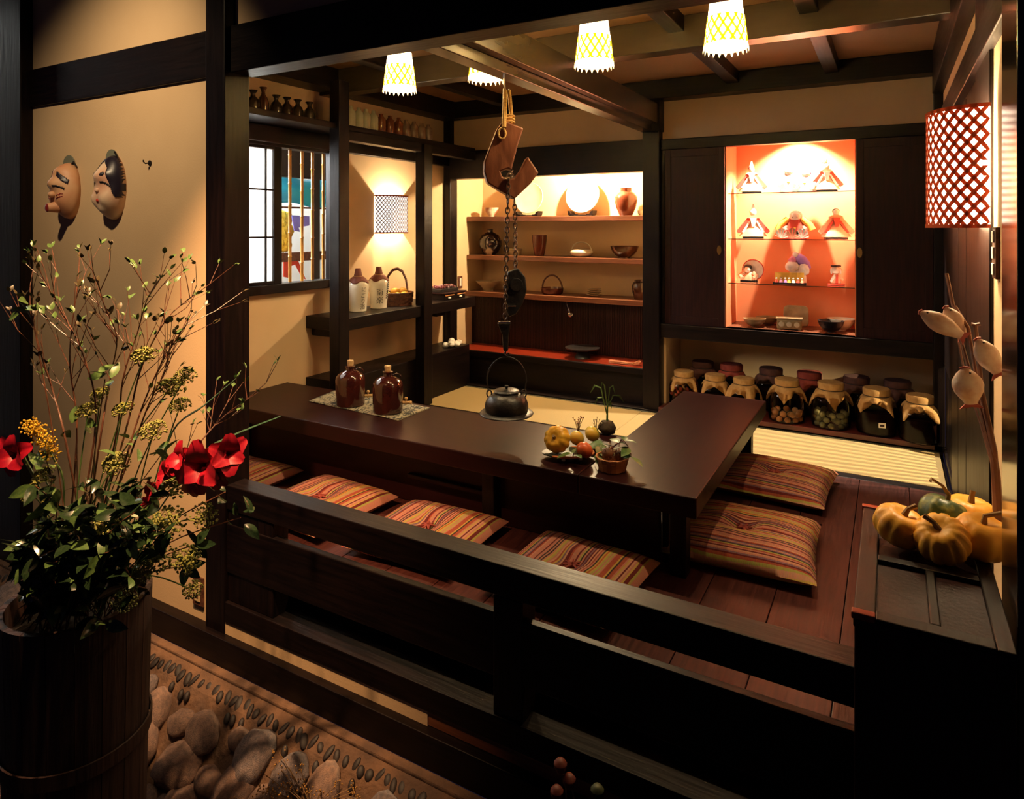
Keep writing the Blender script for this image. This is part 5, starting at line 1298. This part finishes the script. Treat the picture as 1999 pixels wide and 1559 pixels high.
while x < -.9:
    p = Vector((x, 1.728 + srr.uniform(-.010, .010), -1.851)); inst('pebble', pme, sw, p, (srr.uniform(.5, .7), 0, srr.uniform(-.5, .9)), (srr.uniform(.011, .018), srr.uniform(.018, .030), .008)); x += srr.uniform(.028, .046)
    if srr.random() < .3: inst('pebble', pme, sw, p + Vector((.02, -.045, -.03)), (.8, 0, .4), (.012, .02, .010))

# ================================================================ chest with pumpkins, dried fish on sticks
CT = -.868
ch = thing('wooden_chest', 'dark wooden chest with framed lid at the right front corner', 'chest', (.075, 2.02, F))
def cp(n, x0, x1, y0, y1, z0, z1, m='door', bev=.003): return bx(x0 - .075, x1 - .075, y0 - 2.02, y1 - 2.02, z0 - F, z1 - F).part(n, M[m], ch, bevel=bev, smooth=False)
cp('body', -.072, .222, 1.69, 2.35, F, CT - .03, 'door'); cp('lid', -.074, .224, 1.68, 2.36, CT - .03, CT - .012)
for (a, b_, c_, d_) in ((-.074, -.03, 1.68, 2.36), (.19, .224, 1.68, 2.36), (-.03, .19, 1.68, 1.72), (-.03, .19, 2.32, 2.36), (-.03, .19, 1.985, 2.015), (.075, .095, 1.72, 1.985)):
    cp('frame_bar', a, b_, c_, d_, CT - .012, CT - .0, 'darky')
for (yy) in (1.69, 2.34): cp('corner_fitting', -.078, -.03, yy - .012, yy + .012, CT - .012, CT + .004, 'redlac')
PZ = CT - .012
pr = []
def pk(label, px, py, r, hz, rot, stem=None, mt='pumpkin', nrib=10):
    p = atz(px, py, CT); return pumpkin('pumpkin', label, (p.x, p.y, CT + hz * .86), r, hz, mt, nrib, rot, stem, 'small pumpkins on the chest')
pk('orange pumpkin at the left, standing apart on the chest', 1757, 1056, .068, .050, (.25, .2, .5), [(0, 0, .03), (.004, 0, .055), (.024, .004, .066)])
pk('orange pumpkin at the front with its stalk towards the viewer', 1838, 1086, .068, .054, (.55, -.15, YAW - .6), [(0, 0, .03), (-.01, .01, .05), (-.03, .02, .062)], nrib=12)
pk('orange pumpkin at the back right by the wall', 1893, 1036, .072, .052, (.1, 0, 1.3), [(0, 0, .03), (0, 0, .062), (.004, 0, .07)])
pk('orange pumpkin at the front right, cut by the post', 1916, 1083, .068, .056, (.2, .1, .2), [(0, 0, .03), (0, .004, .06), (.03, 0, .078), (.06, 0, .07)])
p = atz(1842, 1042, CT); g = thing('green_gourd', 'dark green speckled gourd between the orange pumpkins', 'gourd', (p.x, p.y + .01, CT + .052), rot=(0, .35, YAW + .1))
ribbed((0, 0, 0), .064, .052, 10, .06).part('skin', M['gourd'], g, ang=1.4); MB().tube([(0, 0, .03), (-.005, 0, .058), (-.03, 0, .075), (-.066, .004, .083), (-.07, 0, .075)], [.008, .007, .004, .004, .004], 7).part('stem', M['stem'], g)
# dried fish on sticks
M['fish'] = mat('pale_dried_fish', (.86, .76, .66), .4, (.66, .42, .32), 26, bump=.35); M['fishr'] = mat('reddish_fish_edge', (.42, .10, .08), .5)
M['stick'] = mat('brown_stick', (.22, .09, .045), .5, (.13, .05, .03), 10)
def fpt(px, py, Y): return aty(px, py, Y)
STK = [([(1848, 534, 2.50), (1858, 585, 2.47), (1880, 680, 2.42), (1915, 800, 2.35), (1940, 900, 2.29), (1953, 1085, 2.25)], 'fish stick standing highest, at the left of the bundle'),
       ([(1864, 598, 2.46), (1890, 640, 2.42), (1898, 690, 2.40), (1910, 760, 2.36), (1935, 850, 2.32), (1945, 920, 2.29), (1956, 1088, 2.25)], 'crooked stick passing behind the two left fish'),
       ([(1904, 634, 2.40), (1910, 690, 2.38), (1917, 760, 2.35), (1940, 880, 2.30), (1950, 1080, 2.26)], 'short stick with forked tip in the middle of the bundle'),
       ([(1870, 660, 2.46), (1885, 740, 2.42), (1915, 830, 2.34), (1943, 915, 2.29), (1954, 1082, 2.25)], 'thin stick behind the lowest fish')]
for k, (pts, lab) in enumerate(STK):
    q = [fpt(*p) for p in pts]; t = thing('fish_stick', lab, 'stick', q[-1], group='sticks with dried fish')
    MB().tube([v - q[-1] for v in q], [.0055 if k != 3 else .003] * (len(q) - 2) + [.009, .012], 7).part('shaft', M['stick'], t)
    if k == 2: MB().tube([q[0] - q[-1] + Vector((-.01, 0, .002)), q[0] - q[-1], q[0] - q[-1] + Vector((.012, 0, .004))], .005, 6).part('fork', M['stick'], t)
def fish(label, head, tail, Y, wd, fl):
    a = fpt(head[0], head[1], Y); b_ = fpt(tail[0], tail[1], Y); ax = (b_ - a); L_ = ax.length
    t = thing('dried_fish', label, 'dried fish', a, group='dried fish on the sticks')
    up = Vector((0, -1, .3)); X_ = ax.normalized(); Z_ = (up - X_ * up.dot(X_)).normalized(); Y_ = Z_.cross(X_)
    mt_ = Matrix((X_, Y_, Z_)).transposed().to_4x4()
    m = MB(); pr_ = [(0, .16), (.05, .34), (.15, .62), (.32, .92), (.48, 1.0), (.66, .9), (.82, .66), (.94, .46), (1, .4)]
    vs = []; fs = []; n = 14
    for (s, r) in pr_:
        for i in range(n):
            q = 2 * PI * i / n; vs.append((s * L_, wd * r * math.cos(q), wd * r * fl * math.sin(q)))
    for j in range(len(pr_) - 1):
        for i in range(n): fs.append((j * n + i, j * n + (i + 1) % n, (j + 1) * n + (i + 1) % n, (j + 1) * n + i))
    fs += [tuple(range(n)), tuple((len(pr_) - 1) * n + i for i in range(n))]
    m.add(vs, fs, mt_); m.part('body', M['fish'], t)
    MB().prism([(L_ * .95, -wd * .25), (L_ * 1.13, -wd * .75), (L_ * 1.08, 0), (L_ * 1.13, wd * .75), (L_ * .95, wd * .25)], -.003, .003, mt_ @ Matrix.Rotation(PI / 2, 4, 'X')).part('tail', M['fishr'], t, smooth=False)
    MB().ell(mt_ @ Vector((L_ * .12, wd * .25, wd * fl * .62)), .003, 8, 6).part('eye', M['black'], t)
    MB().tube([mt_ @ Vector((0, -wd * .3, 0)), mt_ @ Vector((-.004, 0, wd * fl * .2)), mt_ @ Vector((0, wd * .3, 0))], .003, 6).part('mouth', M['fishr'], t)
fish('dried fish pointing left at the top of the sticks', (1797, 609), (1878, 655), 2.40, .030, .55)
fish('dried fish standing upright behind the left-pointing fish', (1846, 600), (1880, 655), 2.43, .028, .5)
fish('dried fish hanging at the right against the pale wall', (1908, 662), (1948, 728), 2.36, .032, .55)
fish('lowest dried fish, head up, in front of the sticks', (1883, 718), (1896, 788), 2.33, .040, .6)
p = aty(1944, 500, 2.3); t = thing('wall_switch', 'narrow light switch plate on the right wall below the lattice lamp', 'switch', (XR, 2.545, -.085))
bx(-.012, 0, -.035, .035, -.08, .08).part('plate', M['wick'], t, bevel=.002, smooth=False)
for zz in (-.05, 0, .05): bx(-.017, -.012, -.018, .018, zz - .018, zz + .018).part('rocker', M['white'], t, bevel=.001, smooth=False)
# ================================================================ wooden cask with the flower arrangement
BX, BY, BZT = -2.29, 1.19, -1.20
BD = -BX * SI + BY * CO
def fp(px, py, dd=0.0):
    d = BD + dd; u = (px - X0) / FPX * d
    return Vector((u * CO - d * SI, u * SI + d * CO, (YH - py) / FPX * d))
GZ = -2.46
ck = thing('wooden_cask', 'tall dark wooden stave cask holding the flower arrangement', 'cask', (BX, BY, GZ))
ns = 18; H_ = BZT - GZ
sm = MB()
for k in (0,):
    a0, a1 = -PI / ns * .97, PI / ns * .97; r0, r1, th = .185, .213, .018
    vs = []
    for (r, z) in ((r0, 0), (r0 + .012, H_ * .5), (r1, H_)):
        for a in (a0, 0, a1):
            vs += [(r * math.cos(a), r * math.sin(a), z), ((r - th) * math.cos(a), (r - th) * math.sin(a), z)]
    fs = []
    for j in range(2):
        for i in range(2):
            b0 = j * 6 + i * 2; fs += [(b0, b0 + 2, b0 + 8, b0 + 6), (b0 + 1, b0 + 7, b0 + 9, b0 + 3)]
        fs += [(j * 6, j * 6 + 6, j * 6 + 7, j * 6 + 1), (j * 6 + 4, j * 6 + 5, j * 6 + 11, j * 6 + 10)]
    fs += [(12, 14, 15, 13), (14, 16, 17, 15), (0, 1, 3, 2), (2, 3, 5, 4)]
    sm.add(vs, fs)
stave = sm.mesh('stave', M['bucket'], False)
for k in range(ns): inst('stave', stave, ck, (0, 0, 0), (0, 0, 2 * PI * k / ns))
for zz, r in ((.25, .196), (.80, .206)): MB().lathe([(r, zz), (r + .006, zz), (r + .007, zz + .045), (r + .001, zz + .045)], 36, cap=False).part('hoop', M['bucket'], ck)
MB().lathe([(0, H_ - .09), (.19, H_ - .09), (.19, H_ - .08), (0, H_ - .08)], 24).part('filling', M['ground'], ck)
root = Vector((BX, BY, BZT - .06))
frr = random.Random(21)
GR = 'stems of the flower arrangement'
def smooth_path(pts, n=5):
    P = [Vector(p) for p in pts]; out = []
    for i in range(len(P) - 1):
        p0, p1, p2, p3 = P[max(0, i - 1)], P[i], P[i + 1], P[min(len(P) - 1, i + 2)]
        for k in range(n):
            t = k / n
            out.append(.5 * ((2 * p1) + (p2 - p0) * t + (2 * p0 - 5 * p1 + 4 * p2 - p3) * t * t + (3 * p1 - p0 - 3 * p2 + p3) * t ** 3))
    out.append(P[-1]); return out
def leaf_at(parent, pos, direction, size, nm, rr, long=False):
    d = Vector(direction).normalized(); q = d.to_track_quat('Y', 'Z') @ Euler((0, rr.uniform(-1.2, 1.2), 0)).to_quaternion()
    return inst('leaf', (LONGLEAF if long else LEAF)[nm], parent, pos, q.to_euler(), size)
def twig(label, pts, dds, nbranch, lsz, seed, nm='leaf', r=.0036):
    rr = random.Random(seed); base = root + Vector((rr.uniform(-.08, .08), rr.uniform(-.08, .08), 0))
    P = [base] + [fp(px, py, dd) for (px, py), dd in zip(pts, dds)]
    S_ = [v - base for v in smooth_path(P)]
    t = thing('flowering_branch', label, 'branch', base, group='bare branches of the flower arrangement')
    n = len(S_); m = MB(); m.tube(S_, [r * (1 - .7 * i / (n - 1)) for i in range(n)], 6)
    tips = [(S_[-1], S_[-1] - S_[-2])]
    for b in range(nbranch):
        i = rr.randint(int(n * .38), n - 3); a = S_[i]; dirv = (S_[i + 1] - S_[i - 1]).normalized()
        side = Vector((rr.uniform(-1, 1), rr.uniform(-.5, .5), rr.uniform(-.1, .7))); v = (dirv * .8 + side * .9).normalized()
        L_ = rr.uniform(.09, .22); kink = Vector((rr.uniform(-.3, .3), rr.uniform(-.3, .3), rr.uniform(0, .4)))
        q = [a, a + v * L_ * .5, a + v * L_ * .5 + (v + kink).normalized() * L_ * .5]
        m.tube(q, [r * .45, r * .35, r * .2], 5); tips.append((q[-1], q[-1] - q[-2]))
        if rr.random() < .7:
            v2 = (v + Vector((rr.uniform(-1, 1), rr.uniform(-.5, .5), rr.uniform(0, .8)))).normalized(); e = q[1] + v2 * L_ * .4
            m.tube([q[1], e], [r * .3, r * .18], 5); tips.append((e, v2))
    m.part('stem', M['twig'], t)
    for (p, d) in tips:
        d = d.normalized()
        for s in range(rr.choice((2, 2, 3))):
            leaf_at(t, p, d + Vector((rr.uniform(-.7, .7), rr.uniform(-.7, .7), rr.uniform(-.2, .5))), lsz * rr.uniform(.6, 1.15), nm, rr)
TW = [('bare branch reaching furthest left in front of the dark post', [(130, 870), (105, 770), (80, 690), (62, 620), (48, 580)], 7),
      ('bare branch rising left of centre against the cream wall', [(150, 860), (137, 720), (140, 640), (152, 560)], 6),
      ('upright bare branch leaning left below the masks', [(185, 850), (165, 700), (115, 600), (92, 560)], 6),
      ('tallest bare branch in the middle of the arrangement', [(195, 860), (215, 740), (228, 660), (205, 600), (192, 552)], 8),
      ('bare branch rising to the tip nearest the wall hook', [(225, 860), (240, 740), (268, 650), (285, 590), (303, 555)], 8),
      ('bare branch reaching up and right towards the post', [(240, 860), (275, 720), (320, 630), (360, 590), (382, 574)], 8),
      ('lower bare branch bending right towards the post', [(250, 880), (300, 740), (345, 660), (380, 612)], 7),
      ('bare branch ending right of the yellow umbels', [(250, 900), (290, 790), (325, 720), (345, 668)], 6),
      ('thin tendril crossing the dark post to the right', [(300, 980), (385, 870), (440, 810), (505, 765)], 7)]
for k, (lab, pts, nb) in enumerate(TW): twig(lab, pts, [frr.uniform(-.05, .08) for _ in pts], nb + 5, .026, 40 + k, 'leaf' if k % 3 else 'leafb')

# umbels
uh = []
for k in range(3):
    rr = random.Random(60 + k); m = MB()
    for i in range(150):
        a = rr.uniform(0, 6.28); q = rr.random() ** .5; e = Vector((q * math.cos(a), q * math.sin(a), .55 * (1 - q * q) + rr.uniform(-.1, .1)))
        m.ell(e, rr.uniform(.06, .11), 5, 4)
        if i % 4 == 0: m.tube([(0, 0, -.5), e], .02, 3)
    uh.append(m.mesh('flower_head', M['umbel']))
UM = [(205, 1035, .040, 'green umbel alone in the dark middle of the bouquet'), (330, 1020, .045, 'olive umbel just below the red gladiolus'), (362, 1092, .040, 'olive umbel near the hanging five-finger leaf'), (308, 1088, .042, 'large olive umbel right of the lone middle one'),
      (347, 945, .040, 'green umbel in front of the gladiolus spike'), (242, 1172, .034, 'green umbel drooping over the cask rim at the right'), (122, 1135, .038, 'dim green umbel low at the left of the cask'), (282, 695, .036, 'yellow umbel among the upper branches'),
      (332, 758, .042, 'bright yellow green umbel against the wall beside the post'), (300, 842, .036, 'yellow green umbel above the gladiolus'), (85, 930, .036, 'olive umbel below the goldenrod'), (60, 960, .03, 'olive umbel at the far left edge'), (376, 1150, .026, 'small umbel hanging in front of the outlet'),
      (275, 1115, .034, 'olive umbel left of the hanging leaf'), (398, 1008, .036, 'green umbel on the dark post right of the bouquet'), (172, 802, .034, 'yellow umbel low among the left branches'), (228, 905, .036, 'green umbel in the middle above the dark leaves'),
      (195, 770, .028, 'small yellow umbel in the centre branches'), (352, 792, .03, 'small yellow umbel under the bright one'), (100, 985, .04, 'olive umbel at the left over the dark leaves'), (240, 800, .032, 'yellow green umbel behind the centre branches'), (362, 735, .03, 'highest yellow umbel next to the post')]
for k, (px, py, r, lab) in enumerate(UM):
    p = fp(px, py, -.10 if py > 1000 else frr.uniform(-.05, .05)); b0 = root + Vector((frr.uniform(-.12, .12), frr.uniform(-.12, .12), .0))
    t = thing('umbel_flower', lab, 'flower', b0, group='umbels of the flower arrangement')
    mid = (p + b0) / 2 + Vector((0, 0, .08)); S_ = smooth_path([Vector((0, 0, 0)), mid - b0, p - b0])
    MB().tube(S_, .0022, 5).part('stem', M['leaf'], t)
    d = (S_[-1] - S_[-3]).normalized() + Vector((0, -.6, .2))
    o = inst('flower_head', uh[k % 3], t, p - b0, d.to_track_quat('Z', 'Y').to_euler(), r * 1.15)
# goldenrod
p0 = root + Vector((-.1, -.02, 0)); pts = [p0, fp(125, 960), fp(102, 890, -.02), fp(80, 850, -.02), fp(58, 832, -.02)]
t = thing('goldenrod', 'bright yellow goldenrod plume at the left of the bouquet', 'flower', p0); S_ = [v - p0 for v in smooth_path(pts)]
MB().tube(S_, .003, 5).part('stem', M['leaf'], t); m = MB(); rr = random.Random(5)
for i in range(420):
    q = S_[rr.randint(len(S_) - 11, len(S_) - 1)]; m.ell(q + Vector((rr.gauss(0, .012), rr.gauss(0, .012), rr.gauss(.004, .011))), rr.uniform(.002, .0042), 5, 4)
o = m.part('blossoms', M['gold'], t); o['kind'] = 'stuff'
# gladiolus
def petal_me(L_, W_):
    def fn(u, v):
        x = (u * 2 - 1) * W_ * (math.sin(PI * (v * .86 + .06)) ** .7); return (x, L_ * v, .35 * L_ * v * (1 - v) * 1.6 - .25 * L_ * v ** 3 + .3 * abs(x) + .012 * math.sin(9 * u + 5 * v) * v)
    return MB().grid(fn, 12, 14).mesh('petal', M['petal'], True, 2.5)
PET = petal_me(1, .42)
def blossom(t, p, d, sz, seed, opening=1.0):
    rr = random.Random(seed); q0 = Vector(d).to_track_quat('Z', 'Y')
    bl = inst('blossom', MB().lathe([(0, -.02), (.006, -.02), (.010, .0), (0, .012)], 8).mesh('blossom', M['leaf']), t, p, q0.to_euler())
    for k in range(6):
        q = Euler((0, 0, k * PI / 3 + rr.uniform(-.1, .1))).to_quaternion() @ Euler((PI / 2 - (.75 + .25 * (k % 2)) * opening, 0, 0)).to_quaternion()
        inst('petal', PET, bl, (0, 0, 0), q.to_euler(), sz * rr.uniform(.9, 1.1))
b0 = root + Vector((.1, .0, 0)); sp = [b0, fp(270, 1030, -.05), fp(300, 975, -.05), fp(345, 930, -.05), fp(400, 900, -.05), fp(455, 872, -.05)]
t = thing('gladiolus', 'red gladiolus spike leaning right across the dark post', 'flower', b0, group='red gladioli'); MB().tube([v - b0 for v in smooth_path(sp)], .005, 6).part('stem', M['leaf'], t)
for k, (px, py, sz, d, op) in enumerate(((405, 905, .092, (.4, -1, .15), 1.0), (442, 885, .075, (.9, -.5, .3), .75), (368, 898, .062, (-.1, -1, .5), .8), (340, 925, .055, (-.3, -.9, .3), .7), (312, 950, .045, (-.2, -1, .1), .6), (296, 975, .040, (-.6, -.8, -.3), .55), (385, 935, .05, (.1, -.9, -.5), .7), (430, 915, .06, (.5, -.9, -.3), .8))):
    blossom(t, fp(px, py, -.07) - b0, d, sz, k, op)
b0 = root + Vector((-.12, -.05, 0)); t = thing('gladiolus', 'red gladiolus blossom half hidden at the left edge', 'flower', b0, group='red gladioli'); MB().tube([v - b0 for v in smooth_path([b0, fp(90, 1000), fp(45, 890)])], .005, 6).part('stem', M['leaf'], t)
blossom(t, fp(42, 885, -.02) - b0, (.3, -1, .2), .075, 9)
# sword leaves
for k, (pts, lab) in enumerate((([(290, 1000), (335, 845), (400, 790), (465, 735)], 'long sword leaf pointing up across the post'), ([(300, 1010), (390, 890), (450, 852), (548, 812)], 'long sword leaf pointing right over the railing'))):
    b0 = root + Vector((.05, .02, 0)); t = thing('sword_leaf', lab, 'leaf', b0, group='sword leaves of the flower arrangement')
    S_ = [v - b0 for v in smooth_path([b0] + [fp(px, py, .02) for px, py in pts])]; n = len(S_)
    MB().tube(S_, [.004 + .010 * math.sin(PI * min(1, i / (n - 1) * 1.0)) ** .8 for i in range(n)], 6, flat=.2).part('blade', mat('sword_leaf_green%d' % k, (.025, .085, .045), .4, (.04, .12, .06), 6), t)
# dark leafy stems that fill the bouquet
rr = random.Random(77)
WHERE = ['far left', 'left', 'centre left', 'centre', 'centre right', 'right']
for k in range(76):
    px = 38 + 297 * ((k * 0.618) % 1); py = rr.uniform(930, 1225 if k % 2 else 1150); dd = rr.uniform(-.24, .05)
    b0 = root + Vector((rr.uniform(-.14, .14), rr.uniform(-.14, .14), 0)); p = fp(px, py, dd)
    t = thing('foliage_branch', 'dark leafy branch filling the lower part of the bouquet over the cask', 'foliage', b0, group='dark leafy branches of the bouquet')
    S_ = [v - b0 for v in smooth_path([b0, (b0 + p) / 2 + Vector((0, 0, .09)), p], 4)]; MB().tube(S_, .002, 4).part('stem', M['twig'], t)
    for i in range(2, len(S_)):
        for s in range(2): leaf_at(t, S_[i], Vector((rr.uniform(-1, 1), rr.uniform(-1, .4), rr.uniform(-.5, .9))), rr.uniform(.042, .075), 'leafd' if rr.random() < .8 else 'leaf', rr)
# brighter leafy stems higher up
for k, (px, py, lab) in enumerate(((150, 835, 'pale green lobed leaves beside the goldenrod'), (255, 870, 'green leaves behind the gladiolus buds'), (320, 880, 'green leaves just above the gladiolus'), (90, 895, 'green leaves under the goldenrod'), (440, 960, 'dim leaves over the dark post below the gladiolus'), (470, 1010, 'dim leaf tips furthest right below the gladiolus'), (60, 600, 'glossy leaves at the tip by the far left post'), (205, 740, 'small leaves in the crown of the middle branches'))):
    b0 = root; p = fp(px, py, -.02); t = thing('leafy_spray', lab, 'foliage', b0, group='leaf sprays of the bouquet')
    S_ = [v - b0 for v in smooth_path([b0, (b0 + p) / 2 + Vector((0, 0, .06)), p], 4)]; MB().tube(S_, .002, 4).part('stem', M['twig'], t)
    for i in range(5): leaf_at(t, S_[-1] + Vector((rr.uniform(-.03, .03), rr.uniform(-.03, .03), rr.uniform(-.03, .03))), Vector((rr.uniform(-1, 1), rr.uniform(-.8, .4), rr.uniform(-.3, .8))), rr.uniform(.05, .07), 'leaf' if k not in (4, 5) else 'leafd', rr)
for k, (px, py, lab) in enumerate(((382, 1062, 'upper five-fingered dark leaf hanging before the wall'), (362, 1105, 'lower five-fingered dark leaf above the outlet'))):
    b0 = root + Vector((.12, 0, 0)); p = fp(px, py, .02); t = thing('palmate_leaf', lab, 'leaf', b0, group='five-fingered leaves at the right of the bouquet')
    S_ = [v - b0 for v in smooth_path([b0, (b0 + p) / 2 + Vector((0, 0, .06)), p], 4)]; MB().tube(S_, .002, 4).part('stem', M['twig'], t)
    for i in range(5):
        a = -1.9 + i * .95 + .2 * k; inst('leaf', LEAF['leafd'], t, S_[-1], (Vector((math.cos(a) * CO, math.cos(a) * SI, math.sin(a))).to_track_quat('Y', 'Z') @ Euler((0, 1.2, 0)).to_quaternion()).to_euler(), .062)

# ================================================================ dried grasses and lantern fruit on the stone ledge
gb = Vector((-1.62, 1.55, -1.97)); t = thing('dried_grass_bunch', 'bunch of dry golden grass lying on the stone ledge', 'dried grass', gb); m = MB(); hd = MB()
for i in range(70):
    e = Vector((rr.uniform(-.28, .12), rr.uniform(-.10, .12), rr.uniform(.02, .13))); m.tube([(rr.uniform(.04, .10), rr.uniform(-.02, .02), -.02), e * .5 + Vector((0, 0, .05)), e], .0013, 3)
    for j in range(6): hd.ell(e + Vector((rr.gauss(0, .012), rr.gauss(0, .01), rr.gauss(0, .008))), .0035, 4, 3)
m.part('stalks', M['stem'], t); o = hd.part('seed_heads', mat('golden_seed', (.42, .22, .05), .8), t); o['kind'] = 'stuff'
tw = thing('dry_branch_bundle', 'dark bundle of dry twigs on the ledge right of the golden grass', 'twigs', (-1.30, 1.52, -1.98)); m = MB()
for i in range(60):
    a = Vector((rr.uniform(-.1, .5), rr.uniform(-.08, .08), 0)); m.tube([a, a + Vector((rr.uniform(-.1, .1), rr.uniform(-.06, .02), rr.uniform(.08, .24)))], .0015, 3)
m.part('twigs', M['bucket'], tw)
M['lantern'] = mat('lantern_fruit', (.10, .010, .006), .6, (.14, .02, .008), 12); M['lantern_g'] = mat('green_lantern_fruit', (.04, .045, .012), .6)
for k, (px, py, mt_, lab) in enumerate(((1094, 1494, 'lantern', 'uppermost red lantern fruit near the bottom edge'), (1111, 1524, 'lantern', 'middle red lantern fruit near the bottom edge'), (1087, 1547, 'lantern', 'lowest red lantern fruit near the bottom edge'), (1166, 1545, 'lantern_g', 'greenish lantern fruit right of the red ones'))):
    p = aty(px, py, 1.52); t = thing('lantern_fruit', lab, 'fruit', p, group='lantern fruit near the bottom edge')
    MB().lathe([(0, -.022), (.008, -.017), (.016, -.004), (.017, .006), (.010, .015), (0, .018)], 10).part('husk', M[mt_], t); MB().tube([(0, 0, .016), (.01, .01, -.05), (.02, .0, -.25), (.03, .02, -.55)], .002, 5).part('stem', M['stem'], t)
